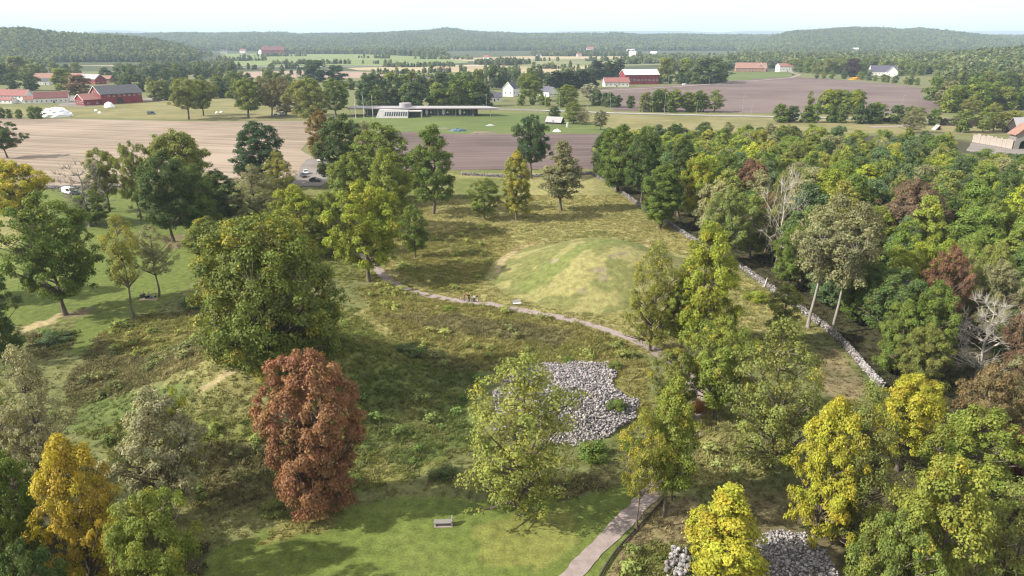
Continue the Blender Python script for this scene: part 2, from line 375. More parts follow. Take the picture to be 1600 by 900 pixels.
# ------------------------------------------------------------------ ground sheet: one grid, fine near, coarse to the horizon
def axis(lo, hi, step, start, end, g):
    a = list(np.arange(lo, hi + 1e-6, step)); s = step
    while a[-1] < end: s *= g; a.append(a[-1] + s)
    s = step; b = []; p = lo
    while p > start: s *= g; p -= s; b.append(p)
    return np.array(b[::-1] + a)
gx = axis(-115, 125, .8, -16000, 16000, 1.09); gy = axis(42, 215, .8, -150, 22000, 1.045)
GX, GY = np.meshgrid(gx, gy)
GC, GR = ground_cover(GX, GY)
dpath = np.full(GX.shape, 99.0)
sel = (GY < 260) & (np.abs(GX) < 130)
for p in path_main[::2]:
    dpath[sel] = np.minimum(dpath[sel], np.hypot(GX[sel] - p[0], GY[sel] - p[1]))
calm = np.clip((dpath - 1.8) / 2.5, 0, 1)
fine = (GY < 320) & (np.abs(GX) < 220)
GZ = Z(GX, GY) + np.where(fine, GR * calm * (.2 * fbm(GX, GY, 2.2, 11) + .17 * fbm(GX, GY, .9, 12)), 0)
GZ = np.where(fine | (GY > 700), GZ, np.minimum(GZ, GZ))
nx, ny = len(gx), len(gy)
idx = np.arange(nx * ny).reshape(ny, nx)
F = np.stack([idx[:-1, :-1], idx[:-1, 1:], idx[1:, 1:], idx[1:, :-1]], -1).reshape(-1, 4)
me = np_mesh("ground", np.stack([GX, GY, GZ], -1).reshape(-1, 3), F, smooth=True)
add_attr(me, "col", np.concatenate([GC.reshape(-1, 3), np.ones((nx * ny, 1))], 1), 'FLOAT_COLOR')
def ground_material():
    m = attr_mat('ground_cover', 'col', nscale=.9, lo=.72, hi=1.3, bump=.5); nt = m.node_tree; b = nt.nodes['Principled BSDF']
    # fine straw and earth flecks
    tc = N(nt, 'ShaderNodeTexCoord'); n2 = N(nt, 'ShaderNodeTexNoise'); n2.inputs['Scale'].default_value = 4.5; n2.inputs['Detail'].default_value = 5
    nt.links.new(tc.outputs['Object'], n2.inputs['Vector'])
    rp = N(nt, 'ShaderNodeMapRange'); rp.inputs['From Min'].default_value = .35; rp.inputs['From Max'].default_value = .68; rp.inputs['To Min'].default_value = .78; rp.inputs['To Max'].default_value = 1.22
    nt.links.new(n2.outputs[0], rp.inputs['Value'])
    mu = N(nt, 'ShaderNodeVectorMath', operation='SCALE')
    src = b.inputs['Base Color'].links[0].from_socket
    nt.links.new(src, mu.inputs[0]); nt.links.new(rp.outputs[0], mu.inputs['Scale']); nt.links.new(mu.outputs[0], b.inputs['Base Color'])
    return m
M['ground'] = ground_material()
ground = link("ground", me, M['ground']); tag(ground, "rough grassland, lawns and distant farmland rising to wooded hills", None, None, "structure")

def ribbon(name, line, width, lift, mat, label, zf=None, cols=3, wob=0.0):
    line = np.asarray(line); d = np.gradient(line, axis=0); d /= np.linalg.norm(d, axis=1, keepdims=True) + 1e-9
    nrm = np.stack([-d[:, 1], d[:, 0]], 1); V = []; n = len(line)
    o = np.linspace(-.5, .5, cols)
    for j in range(cols):
        w = width * (1 + (wob * fbm(line[:, 0] + j * 31, line[:, 1], 2.5, 40 + j) if abs(o[j]) > .3 else 0))
        xy = line + nrm * (o[j] * w)[:, None] if np.ndim(w) else line + nrm * o[j] * w
        V.append(np.concatenate([xy, (Z(xy[:, 0], xy[:, 1]) + lift)[:, None]], 1))
    V = np.stack(V, 1).reshape(-1, 3); ix = np.arange(n * cols).reshape(n, cols)
    F = np.stack([ix[:-1, :-1], ix[:-1, 1:], ix[1:, 1:], ix[1:, :-1]], -1).reshape(-1, 4)
    o = link(name, np_mesh(name, V, F, True), mat); tag(o, label, None, None, "structure"); return o
ribbon("gravel_path", path_main, 2.15, .07, M['gravel'], "pinkish gravel footpath winding between the grass barrows", cols=5, wob=.4)

def sheet(name, poly_px, lift, mat, label, jit=.35):
    P = []
    n = len(poly_px); rnd = random.Random(name + label)
    for i in range(n):
        a, b = poly_px[i], poly_px[(i + 1) % n]; A = np.array(at(*a, flat=True)); B = np.array(at(*b, flat=True))
        k = max(1, min(40, int(np.linalg.norm(B - A) / 9)))
        for t in np.arange(k) / k:
            q = A + (B - A) * t; P.append((q[0] + rnd.uniform(-jit, jit), q[1] + rnd.uniform(-jit, jit)))
    bm = bmesh.new(); vs = [bm.verts.new((x, y, lift)) for x, y in P]; f = bm.faces.new(vs)
    if f.normal.z < 0: f.normal_flip()
    bmesh.ops.triangulate(bm, faces=[f]); me = bpy.data.meshes.new(name); bm.to_mesh(me); bm.free()
    bmesh_up(me); o = link(name, me, mat); tag(o, label, None, None, "structure"); return o
def bmesh_up(me):
    bm = bmesh.new(); bm.from_mesh(me); bm.normal_update()
    for f in bm.faces:
        if f.normal.z < 0: f.normal_flip()
    bm.to_mesh(me); bm.free()
def field_mat(name, c, c2, rot=0.0, sx=.02, sy=.9, big=.012):
    m, nt, b, o = new_mat(name); lk = nt.links.new; b.inputs['Roughness'].default_value = .95; b.inputs['Specular IOR Level'].default_value = .1
    tc = N(nt, 'ShaderNodeTexCoord'); mp = N(nt, 'ShaderNodeMapping'); mp.inputs['Rotation'].default_value = (0, 0, R_(rot)); mp2 = N(nt, 'ShaderNodeMapping')
    lk(tc.outputs['Object'], mp.inputs[0]); lk(mp.outputs[0], mp2.inputs[0]); mp2.inputs['Scale'].default_value = (sx, sy, 1)
    n1 = N(nt, 'ShaderNodeTexNoise'); n1.inputs['Scale'].default_value = .35; n1.inputs['Detail'].default_value = 6; lk(mp2.outputs[0], n1.inputs['Vector'])
    n2 = N(nt, 'ShaderNodeTexNoise'); n2.inputs['Scale'].default_value = big; n2.inputs['Detail'].default_value = 6; lk(tc.outputs['Object'], n2.inputs['Vector'])
    ad = N(nt, 'ShaderNodeMath', operation='ADD'); lk(n1.outputs[0], ad.inputs[0]); lk(n2.outputs[0], ad.inputs[1])
    r = N(nt, 'ShaderNodeValToRGB'); r.color_ramp.elements[0].position = .43; r.color_ramp.elements[1].position = .57; r.color_ramp.elements[0].color = (*c2, 1); r.color_ramp.elements[1].color = (*c, 1)
    hf = N(nt, 'ShaderNodeMath', operation='MULTIPLY'); hf.inputs[1].default_value = .5; lk(ad.outputs[0], hf.inputs[0]); lk(hf.outputs[0], r.inputs[0]); lk(r.outputs[0], b.inputs['Base Color'])
    return m
FM = {
 'stubble': field_mat('stubble', (.30, .238, .185), (.19, .15, .112), 14), 'plough': field_mat('plough', (.145, .108, .102), (.09, .066, .062), -4),
 'plough_far': field_mat('plough_far', (.165, .125, .116), (.11, .081, .076), 10), 'drygrass': field_mat('drygrass', (.20, .178, .085), (.145, .138, .058), 5, .2, .3, .03),
 'green': field_mat('green', (.115, .145, .046), (.085, .112, .036), 0, .1, .4), 'pale_green': field_mat('pale_green', (.17, .205, .082), (.135, .168, .065), 0, .02, .3, .004),
 'tan': field_mat('tan', (.36, .29, .18), (.27, .22, .14), 0, .02, .3, .004), 'pink': field_mat('pink', (.34, .245, .2), (.26, .19, .155), 0, .02, .3, .004),
 'marsh': field_mat('marsh', (.20, .2, .1), (.13, .14, .065), 0, .05, .3, .008), 'yard': field_mat('yard', (.215, .19, .172), (.165, .145, .13), 0, .3, .3, .05),
}
sheet("stubble_field", [(-700, 188), (60, 185), (300, 190), (480, 189), (500, 200), (470, 235), (520, 262), (420, 285), (200, 288), (110, 291), (-700, 300)], .10, FM['stubble'], "pale tan harvested stubble field behind the park trees")
sheet("ploughed_field", [(560, 268), (800, 265), (938, 264), (948, 210), (860, 209), (720, 210), (600, 205), (540, 230)], .10, FM['plough'], "purplish brown ploughed field behind the meadow trees")
sheet("large_ploughed_field", [(930, 150), (945, 139), (1060, 133), (1150, 126), (1232, 120), (1290, 123), (1400, 132), (1446, 138), (1440, 150), (1480, 165), (1475, 177), (1180, 177), (960, 173)], .10, FM['plough_far'], "large brown ploughed field beyond the road on the right")
sheet("dry_pasture", [(-700, 186), (110, 183), (300, 188), (490, 187), (520, 176), (430, 168), (335, 150), (225, 158), (130, 164), (60, 168), (-300, 168), (-700, 172)], .06, FM['drygrass'], "dry yellowish pasture around the red barn")
sheet("museum_lawn", [(520, 190), (600, 178), (770, 176), (880, 178), (948, 200), (948, 209), (860, 208), (720, 209), (600, 204), (520, 200)], .06, FM['green'], "bright green lawn in front of the long low building")
sheet("grass_verge", [(880, 177), (1200, 184), (1600, 194), (1600, 212), (1300, 208), (948, 209)], .05, FM['drygrass'], "dull green grass verge between road and wood")
sheet("upper_verge", [(930, 174), (1180, 179), (1480, 182), (1480, 188), (1200, 183), (930, 177)], .05, FM['drygrass'], "strip of grass on the far side of the road")
sheet("far_green_field", [(255, 94), (330, 84), (470, 83), (600, 84), (680, 90), (735, 92), (730, 98), (640, 103), (500, 102), (330, 104), (270, 100)], .10, FM['pale_green'], "light green field below the wooded hills")
sheet("near_green_field", [(1130, 124), (1145, 112), (1235, 112), (1245, 119), (1150, 126)], .14, FM['green'], "green field beside the brown ploughed field")
sheet("pink_stubble_field", [(355, 113), (480, 110), (560, 112), (660, 118), (740, 125), (560, 122), (350, 121)], .12, FM['pink'], "pinkish tan strip of field behind the dark poplars")
sheet("tan_field", [(540, 106), (640, 104), (740, 101), (860, 99), (960, 101), (940, 118), (860, 115), (740, 113), (560, 110)], .12, FM['tan'], "tan field strip in the middle distance")
sheet("marsh_meadow", [(790, 98), (830, 92), (980, 93), (1050, 95), (1040, 101), (950, 104), (800, 104)], .16, FM['marsh'], "grey green marshy meadow before the far wood")
sheet("straw_field", [(690, 92), (800, 88), (950, 88), (1110, 86), (1080, 92), (830, 92), (740, 96)], .18, FM['tan'], "bright straw coloured field at the foot of the hills")
sheet("yellow_field", [(75, 96), (120, 93), (220, 93), (330, 98), (340, 103), (200, 104), (80, 102)], .14, FM['tan'], "pale straw field behind the farmhouses")
sheet("farm_yard", [(90, 166), (110, 150), (220, 154), (300, 148), (330, 152), (230, 158), (130, 167)], .11, FM['yard'], "gravel farm yard around the red barn")
sheet("parking_area", [(455, 292), (470, 262), (478, 250), (500, 244), (520, 252), (520, 280), (500, 292)], .16, FM['yard'], "grey gravel parking area among the trees")
sheet("gate_yard", [(1510, 236), (1518, 222), (1600, 226), (1700, 228), (1700, 250), (1560, 245)], .12, FM['yard'], "pale gravel yard before the timber gate")
# roads
def line_flat(pts, step=6.0):
    P = [np.array(at(*p, flat=True)[:2]) for p in pts]; out = []
    for a, b in zip(P[:-1], P[1:]):
        k = max(1, int(np.linalg.norm(b - a) / step))
        out += [a + (b - a) * t for t in np.arange(k) / k]
    return np.array(out + [P[-1]])
road_line = line_flat([(700, 170.5), (800, 171.2), (880, 174), (960, 177), (1100, 180.5), (1300, 184.5), (1480, 189), (1640, 193), (1900, 200)], 8)
ribbon("main_road", road_line, 7.5, .16, M['asphalt'], "grey main road crossing behind the wood")
ribbon("road_edge_line", road_line + np.array([0, -3.2]), .35, .165, M['white_line'], "painted white edge line on the near side of the main road")
ribbon("road_edge_line", road_line + np.array([0, 3.2]), .35, .165, M['white_line'], "painted white edge line on the far side of the main road")
ribbon("farm_lane", line_flat([(930, 142.5), (1060, 135.5), (1150, 128.5), (1235, 121.8), (1250, 117), (1232, 112)]), 5, .2, M['gravel'], "pale farm lane along the top of the brown field")
ribbon("far_road", line_flat([(300, 106.5), (420, 104.5), (560, 103.4), (700, 103.0), (760, 102.2)], 30), 14, .25, M['roof_metal'], "pale road line crossing the far fields")
ribbon("driveway", line_flat([(1360, 199), (1410, 197), (1440, 190.5)]), 6, .14, M['gravel'], "pale gravel driveway joining the main road")
# ------------------------------------------------------------------ tree prototypes
def prof(shape, t):
    if shape == 'round': return np.sin(np.pi * np.clip(.12 + .88 * t, 0, 1)) ** .55
    if shape == 'dome': return np.where(t < .3, .82 + .6 * t, np.sqrt(np.clip(1 - ((t - .3) / .7) ** 2.2, 0, 1)))
    if shape == 'oval': return np.sin(np.pi * np.clip(.08 + .92 * t, 0, 1) ** .85) ** .6
    if shape == 'tall': return (np.sin(np.pi * np.clip(.1 + .9 * t, 0, 1) ** .7) ** .7)
    if shape == 'cone': return np.clip(1.05 - t, .06, 1) ** .75 * np.clip(.45 + 3 * t, 0, 1)
    if shape == 'spread': return np.where(t < .55, .55 + .45 * np.sin(t / .55 * np.pi / 2), np.sqrt(np.clip(1 - ((t - .55) / .45) ** 2, 0, 1)))
    if shape == 'column': return .9 * np.sin(np.pi * np.clip(.1 + .9 * t, 0, 1)) ** .35
    return np.ones_like(t)
def tubes_np(branches, sides):
    Vs = []; Fs = []; b = 0
    for pts, rads in branches:
        pts = np.asarray(pts, float); n = len(pts)
        d = np.gradient(pts, axis=0); d /= np.linalg.norm(d, axis=1, keepdims=True) + 1e-9
        ref = np.where(np.abs(d[:, 2:3]) < .9, np.array([[0, 0, 1.]]), np.array([[1., 0, 0]]))
        a = np.cross(d, ref); a /= np.linalg.norm(a, axis=1, keepdims=True); c = np.cross(d, a)
        th = np.arange(sides) * 2 * np.pi / sides
        ring = pts[:, None] + np.asarray(rads)[:, None, None] * (np.cos(th)[None, :, None] * a[:, None] + np.sin(th)[None, :, None] * c[:, None])
        Vs.append(ring.reshape(-1, 3)); ix = b + np.arange(n * sides).reshape(n, sides); nx_ = np.roll(ix, -1, 1)
        Fs.append(np.stack([ix[:-1], nx_[:-1], nx_[1:], ix[1:]], -1).reshape(-1, 4)); b += n * sides
    return np.concatenate(Vs), np.concatenate(Fs)
def unit(v): return v / (np.linalg.norm(v, axis=-1, keepdims=True) + 1e-9)
def leaves(rng, C, rc, per, size, centre, flat=.75, low=-.55):
    """leaf clusters on a set of clumps; returns vertices, faces, tint, hue"""
    n = len(C); cnt = np.maximum(3, (per * (rc / rc.mean()) ** 2)).astype(int); ci = np.repeat(np.arange(n), cnt); m = len(ci)
    d = unit(rng.normal(size=(m, 3))); d[:, 2] = np.where(d[:, 2] < low, -d[:, 2], d[:, 2])
    r = rc[ci] * (.4 + .62 * rng.random(m) ** .6) * (1 + .14 * rng.normal(size=m))
    p = C[ci] + d * r[:, None] * np.array([1, 1, flat])
    out = unit(p - centre); nrm = unit(d * 1.0 + out * .5 + np.array([0, 0, .45]) + rng.normal(size=(m, 3)) * .62)
    tn = unit(np.cross(nrm, rng.normal(size=(m, 3)))); bt = np.cross(nrm, tn)
    a = size * (.5 + 1.0 * rng.random(m) ** 1.5)[:, None]; b = a * (.5 + .3 * rng.random(m))[:, None]
    V = np.stack([p - tn * a, p - bt * b + nrm * a * .22, p + tn * a, p + bt * b + nrm * a * .22], 1).reshape(-1, 3)
    F = np.arange(m * 4).reshape(m, 4)
    ct = rng.random(n); ch = rng.random(n)
    tint = np.clip(ct[ci] * .45 + rng.random(m) * .55, 0, 1); hue = np.clip(ch[ci] * .75 + rng.random(m) * .25, 0, 1)
    return V, F, np.repeat(tint, 4), np.repeat(hue, 4)
def make_tree(seed, H=20., R=6., shape='round', cb=.2, ncl=110, per=170, leaf=.26, cr=1.5, trunk=.34, lobes=.28, wood=True, sides=6, lean=0., order=2, bare=0):
    rng = np.random.default_rng(seed); ph = rng.random(6) * 6.28
    def lobe(an, t): return 1 + lobes * (.5 * np.sin(2 * an + ph[0] + 2 * t) + .5 * np.sin(3 * an + ph[1] - 5 * t) + .45 * np.sin(5 * an + ph[2] + 9 * t) + .3 * np.sin(11 * t + ph[3]))
    C = []; tries = 0
    while len(C) < ncl and tries < ncl * 60:
        tries += 1; t = rng.random(); f = float(prof(shape, np.array(t)))
        if rng.random() > f ** .8: continue
        an = rng.random() * 6.283; q = rng.uniform(.72, 1.0) if rng.random() < .72 else math.sqrt(rng.random()) * .75
        rad = f * (R - cr * .6) * lobe(an, t) * q; z = H * (cb + (1 - cb) * t) - cr * .5
        p = np.array([rad * math.cos(an) + lean * z, rad * math.sin(an), z])
        if C and np.min(np.sum((np.array(C) - p) ** 2, 1)) < (cr * .62) ** 2: continue
        C.append(p)
    C = np.array(C); rc = cr * (.5 + .85 * rng.random(len(C)))
    top = H * .9; ntr = 9
    tz = np.linspace(0, 1, ntr); wob = np.cumsum(rng.normal(size=(ntr, 2)) * .028 * R, 0) * (tz > 0)[:, None]; wob -= wob[0]
    T = np.concatenate([wob + np.stack([lean * tz * top, 0 * tz], 1), (tz * top)[:, None]], 1); T[0, 2] = -.3
    tr = trunk * (1 - tz) ** .8 + .03; tr[0] *= 1.5
    br = [(T, tr)]; nodes = [T[3:]]; nrad = [tr[3:]]
    ord_ = np.argsort(-np.hypot(C[:, 0], C[:, 1])); main = ord_[:max(6, len(C) // 7)]
    def branch(p0, r0, p1, r1, k=5):
        s = np.linspace(0, 1, k)[:, None]; mid = (p0 + p1) / 2 + np.array([0, 0, -.12 * np.linalg.norm(p1 - p0)]) * (-.3) + rng.normal(size=3) * .07 * np.linalg.norm(p1 - p0)
        return (1 - s) ** 2 * p0 + 2 * s * (1 - s) * mid + s ** 2 * p1, np.linspace(r0, r1, k)
    for i in main:
        hz = np.clip(C[i, 2] - np.hypot(C[i, 0] - lean * C[i, 2], C[i, 1]) * rng.uniform(.5, .9), H * cb * .8, top * .85); k = hz / top * (ntr - 1); a = int(k); w = k - a
        p0 = T[a] * (1 - w) + T[min(a + 1, ntr - 1)] * w; r0 = (tr[a] * (1 - w) + tr[min(a + 1, ntr - 1)] * w) * .55
        b = branch(p0, r0, C[i], .035, 6); br.append(b); nodes.append(b[0][1:]); nrad.append(b[1][1:])
    ND = np.concatenate(nodes); NR = np.concatenate(nrad)
    for i in range(len(C)):
        if i in main: continue
        d2 = np.sum((ND - C[i]) ** 2, 1) + np.where(ND[:, 2] > C[i, 2], 6, 0); j = int(np.argmin(d2)); br.append(branch(ND[j], min(NR[j] * .7, .1), C[i], .02, 4))
    if bare:      # twigs instead of leaves
        tw = []
        for i in range(len(C)):
            for _ in range(bare):
                e = C[i] + unit(rng.normal(size=3) + np.array([0, 0, .5]) + unit(C[i] - np.array([0, 0, H * .4])) * 1.0) * cr * rng.uniform(.6, 1.4)
                tw.append(branch(C[i], .035, e, .012, 3))
        br += tw
    tv, tf = tubes_np(br, sides); mw = np_mesh("trunk", tv, tf, True)
    if per <= 0: return dict(H=H, R=R, wood=mw, crown=None)
    V, F, ti, hu = leaves(rng, C, rc, per, leaf, np.array([lean * H * .5, 0, H * (cb + .35 * (1 - cb))]))
    mc = np_mesh("crown", V, F); add_attr(mc, 'tint', ti); add_attr(mc, 'hue', hu); mc.materials.append(M['leaf'])
    z = V[:, 2]; rr = np.hypot(V[:, 0] - lean * H * .5, V[:, 1])
    return dict(H=float(np.quantile(z, .998)), R=float(np.quantile(rr, .97)), wood=mw, crown=mc)

PROTO = {
 'round1': make_tree(1, 20, 7.0, 'round', .13, 262, 170, 0.172, 1.04),
 'round2': make_tree(2, 20, 7.5, 'round', .2, 227, 170, 0.179, 1.12, lobes=.4),
 'dome': make_tree(3, 19, 11.5, 'dome', .06, 577, 130, 0.186, 1.26, trunk=.6, lobes=.14),
 'oval1': make_tree(4, 22, 5.6, 'oval', .15, 245, 170, 0.172, 0.97, lobes=.3),
 'oval2': make_tree(5, 22, 6.2, 'tall', .2, 210, 170, 0.172, 1.04, lobes=.45),
 'cone': make_tree(6, 20, 5.0, 'cone', .22, 192, 120, 0.166, 0.83, trunk=.26, lobes=.3),
 'spread1': make_tree(7, 19, 8.5, 'spread', .24, 210, 190, 0.186, 1.22, trunk=.45, lobes=.42),
 'spread2': make_tree(8, 19, 8.0, 'spread', .3, 148, 190, 0.186, 1.22, trunk=.42, lobes=.5),
 'sparse1': make_tree(9, 20, 6.0, 'tall', .2, 166, 75, 0.159, 0.94, trunk=.28, lobes=.45),
 'sparse2': make_tree(10, 20, 6.5, 'oval', .12, 210, 90, 0.159, 1.01, trunk=.3, lobes=.5),
 'sparse3': make_tree(15, 20, 6.0, 'oval', .36, 140, 85, 0.161, 0.94, trunk=.26, lobes=.5),
 'oval3': make_tree(16, 21, 5.6, 'tall', .3, 190, 160, .165, 1.02, trunk=.28, lobes=.5),
 'maple': make_tree(11, 20, 6.6, 'spread', .06, 332, 190, 0.166, 0.94, lobes=.3),
 'wild': make_tree(12, 20, 7.2, 'dome', .1, 210, 170, 0.186, 1.15, lobes=.55),
 'leaning': make_tree(13, 21, 6.0, 'oval', .44, 175, 110, 0.166, 1.01, trunk=.24, lobes=.5, lean=.1),
 'young': make_tree(14, 12, 3.6, 'round', .18, 105, 130, 0.138, 0.68, trunk=.15, lobes=.3),
 'wood1': make_tree(21, 18, 5.5, 'round', .15, 120, 130, 0.231, 1.20, sides=4),
 'wood2': make_tree(22, 19, 5.0, 'oval', .12, 120, 130, 0.231, 1.12, sides=4, lobes=.4),
 'wood3': make_tree(23, 18, 6.2, 'dome', .12, 135, 130, 0.245, 1.28, sides=4, lobes=.45),
 'wood4': make_tree(24, 20, 5.2, 'tall', .15, 112, 89, 0.218, 1.12, sides=4, lobes=.5),
 'wood5': make_tree(25, 17, 6.0, 'spread', .2, 105, 142, 0.245, 1.36, sides=4, lobes=.5),
 'mid1': make_tree(31, 16, 6.0, 'dome', .08, 48, 90, 0.465, 1.9, sides=4, lobes=.35),
 'mid2': make_tree(32, 16, 5.0, 'oval', .08, 44, 90, 0.465, 1.7, sides=4, lobes=.35),
 'mid3': make_tree(33, 14, 5.5, 'round', .12, 40, 90, 0.465, 1.8, sides=4, lobes=.45),
 'mid4': make_tree(34, 18, 3.0, 'column', .04, 40, 75, 0.413, 1.3, sides=4, lobes=.2),
 'spruce': make_tree(35, 18, 3.6, 'cone', .05, 60, 75, 0.375, 1.1, sides=4, lobes=.15),
 'bush': make_tree(36, 3.2, 2.4, 'dome', .02, 40, 108, 0.128, .75, trunk=.07, sides=4, lobes=.4),
 'bare1': make_tree(41, 17, 6.5, 'spread', .25, 70, 0, 0.200, 1.6, trunk=.36, lobes=.5, bare=9),
 'bare2': make_tree(42, 16, 7.5, 'dome', .15, 90, 0, 0.200, 1.6, trunk=.34, lobes=.4, bare=14),
}
for p_ in PROTO.values(): p_['meshes'] = {}
def wood_mesh(pr, bark):
    if bark not in pr['meshes']:
        me = pr['wood'].copy(); me.materials.clear(); me.materials.append(M[bark]); pr['meshes'][bark] = me
    return pr['meshes'][bark]
TREES = []      # ground position and crown radius of every tree, to keep the fill from growing into them
TRND = random.Random(77)
def put_tree(name, proto, loc, h, r, colour, autumn, label, group=None, bark='bark', cat='tree', rz=None, z=None):
    pr = PROTO[proto]; e = empty(name, (loc[0], loc[1], loc[2] if z is None else z), TRND.uniform(0, 6.28) if rz is None else rz, label, cat, group)
    e.scale = (r / pr['R'], r / pr['R'], h / pr['H'])
    w = bpy.data.objects.new("stem" if cat == 'shrub' else "trunk", wood_mesh(pr, bark)); COL.objects.link(w); w.parent = e
    if pr['crown'] is not None:
        c = bpy.data.objects.new("foliage" if cat == 'shrub' else "crown", pr['crown']); COL.objects.link(c); c.parent = e; c.color = (*colour, autumn)
    TREES.append((loc[0], loc[1], r)); return e
def metres(px, top, w, base):
    """height and crown radius in metres of a tree standing on base whose top shows at row top and whose crown is w pixels wide"""
    x, y, z = base; ang = R_(PITCH) - math.atan((450 - top) / FPX)
    # a crown's visible top is nearer than the stem by about a third of the radius
    h = CAM_H - y * math.tan(ang) - z
    r = .46 * w * depth(x, y, z + h * .6) / FPX
    return h, r
def tree(px, base, top, w, proto, colour, label, autumn=0., name='deciduous_tree', bark='bark', group=None, rz=None):
    b = at(px, base); h, r = metres(px, top, w, b)
    if h < 2 or h > 32: print("TREE HEIGHT", round(h, 1), label)
    return put_tree(name, proto, b, h, r, colour, autumn, label, group, bark, rz=rz)
# leaf colours
G1 = (.112, .150, .027); G2 = (.145, .176, .036); DK = (.068, .098, .026); OL = (.158, .172, .042); YG = (.210, .235, .028); YE = (.30, .285, .032); GO = (.34, .23, .04)
GY_ = (.185, .182, .09); SI = (.26, .25, .145); RD = (.225, .112, .06); BR = (.165, .12, .058); OR = (.28, .135, .035); BG = (.165, .192, .032); PU = (.045, .022, .028); CW = (.08, .115, .046)
OLY = (.21, .208, .046)
# --- park on the left
tree(103, 492, 305, 152, 'round2', G1, "large round green tree by the worn path on the left lawn")
tree(38, 352, 250, 104, 'spread1', YE, "golden yellow tree at the left edge beside the stubble field", .5)
tree(12, 247, 190, 62, 'spread2', DK, "dark windswept tree standing alone in the stubble field at left edge")
tree(141, 354, 252, 92, 'bare1', DK, "half dead tree with bare crooked branches near the white car", name='bare_tree', bark='bark_grey')
tree(150, 352, 300, 60, 'young', G1, "low leafy green growth at the foot of the half dead tree", name='young_tree')
tree(171, 331, 232, 78, 'spread2', OL, "airy olive tree with leaning stem just right of the half dead tree")
tree(272, 378, 236, 104, 'round2', DK, "dark green tree with bare ground under it in middle of left lawn")
tree(292, 338, 203, 132, 'spread1', OL, "wide olive oak rising above the left lawn before the stubble field")
tree(222, 345, 222, 70, 'spread2', OL, "olive tree on the left shoulder of the wide olive oak")
tree(312, 366, 258, 76, 'round1', G1, "mid green tree with dark trunk right of the bare lawn patch")
tree(348, 352, 266, 66, 'oval1', DK, "dark narrow tree in shade right of the mid green lawn tree")
tree(404, 350, 258, 92, 'sparse2', GY_, "thin grey olive tree left of the parking area")
tree(411, 292, 191, 96, 'round1', (.045, .078, .03), "deep green round tree in front of the stubble field")
tree(440, 318, 236, 54, 'sparse2', OLY, "yellowish olive tree beside the parked cars", .15)
tree(211, 496, 337, 80, 'sparse3', OLY, "slender olive brown tree in front of the picnic group", .1)
tree(249, 463, 352, 78, 'sparse3', GY_, "thin forked tree right beside the seated picnic group")
tree(335, 428, 340, 78, 'oval1', G2, "bushy light green tree touching the big dome shaped tree", .12)
tree(2, 560, 412, 92, 'wild', DK, "dark green tree cut by the left edge below the lawn")
tree(-40, 470, 330, 110, 'round2', G1, "green tree just outside the left edge of the lawn")
tree(427, 556, 341, 256, 'dome', (.118, .142, .027), "huge dome shaped tree on top of the left barrow", .1)
tree(500, 800, 551, 164, 'maple', RD, "copper red tree in the foreground left of centre")
# --- middle group
tree(577, 440, 284, 140, 'round2', YG, "bright yellow green tree at the bend of the gravel path", .12)
tree(470, 402, 290, 100, 'wild', YG, "yellow green tree between the dome tree and the parked cars")
tree(520, 398, 300, 84, 'round2', BG, "bright green tree between two yellow green trees left of the path bend", .05)
tree(560, 362, 238, 104, 'round2', G2, "green tree behind the bright yellow green tree at the path bend")
tree(612, 372, 232, 96, 'oval2', BG, "light green tree right behind the yellow green tree at the path bend")
tree(602, 318, 192, 104, 'round1', G2, "broad grey green tree left of the tall dark tree by the meadow")
tree(677, 334, 196, 92, 'oval2', G1, "tall dark green tree with clear trunk at the left of the meadow")
tree(649, 403, 320, 50, 'young', G1, "small upright green tree alone right of the path bend", name='young_tree')
tree(538, 290, 180, 84, 'round1', DK, "dark green tree above the parking area")
tree(503, 258, 172, 44, 'oval1', (.185, .125, .045), "narrow tree turning orange behind the dark tree over parking area", .0)
tree(575, 290, 190, 70, 'sparse2', GY_, "grey green tree between the dark parking tree and broad grey green tree")
# --- meadow
tree(757, 342, 280, 58, 'young', G2, "small round young tree on the dry meadow", name='young_tree')
tree(808, 345, 236, 54, 'oval1', OLY, "tall slim yellow olive tree on the dry meadow", .2)
tree(877, 330, 220, 66, 'cone', GY_, "thin conical olive tree on the meadow near the back wall", .05)
tree(830, 279, 180, 86, 'spread2', (.045, .076, .03), "dark green oak standing alone before the ploughed field")
tree(1030, 357, 255, 72, 'oval1', G1, "green tree with slim trunk in front of the stone wall")
# --- around the cairn and along the path
tree(1016, 549, 378, 92, 'sparse2', (.185, .19, .036), "slim yellow green tree beside the path right of the mound", .08)
tree(1095, 558, 350, 128, 'oval2', YG, "tall bright yellow green tree left of the stone wall", .1)
tree(1062, 548, 430, 84, 'round2', BG, "lower green tree between the slim path tree and tall yellow green tree")
tree(815, 802, 556, 208, 'sparse2', (.21, .225, .05), "airy yellow green tree in front of the stone cairn", .07)
tree(996, 830, 645, 96, 'sparse3', (.2, .195, .034), "slim tree with pale trunk at the right edge of the gravel path", .2)
tree(1037, 806, 590, 118, 'oval3', BG, "fresh green tree behind the slim tree beside the gravel path", .1)
tree(1050, 782, 640, 70, 'young', G1, "small tree with thin trunk tucked behind the fresh green path tree", name='young_tree')
tree(1117, 656, 498, 130, 'round2', BG, "green tree where the path passes between wall and cairn", .08)
tree(1045, 660, 545, 92, 'wild', OL, "low olive tree between the cairn and the hidden path", .15)
tree(1198, 732, 500, 160, 'sparse2', OL, "wide thin olive tree in front of the stone wall", .08)
tree(1218, 540, 445, 70, 'young', OL, "small olive tree close to the stone wall beside two leaning trunks", name='young_tree')
tree(1273, 838, 622, 136, 'wild', YE, "bright yellow tree above the right hand stone heap", .18)
tree(1122, 925, 762, 140, 'cone', YE, "small golden yellow tree at the bottom edge", .25)
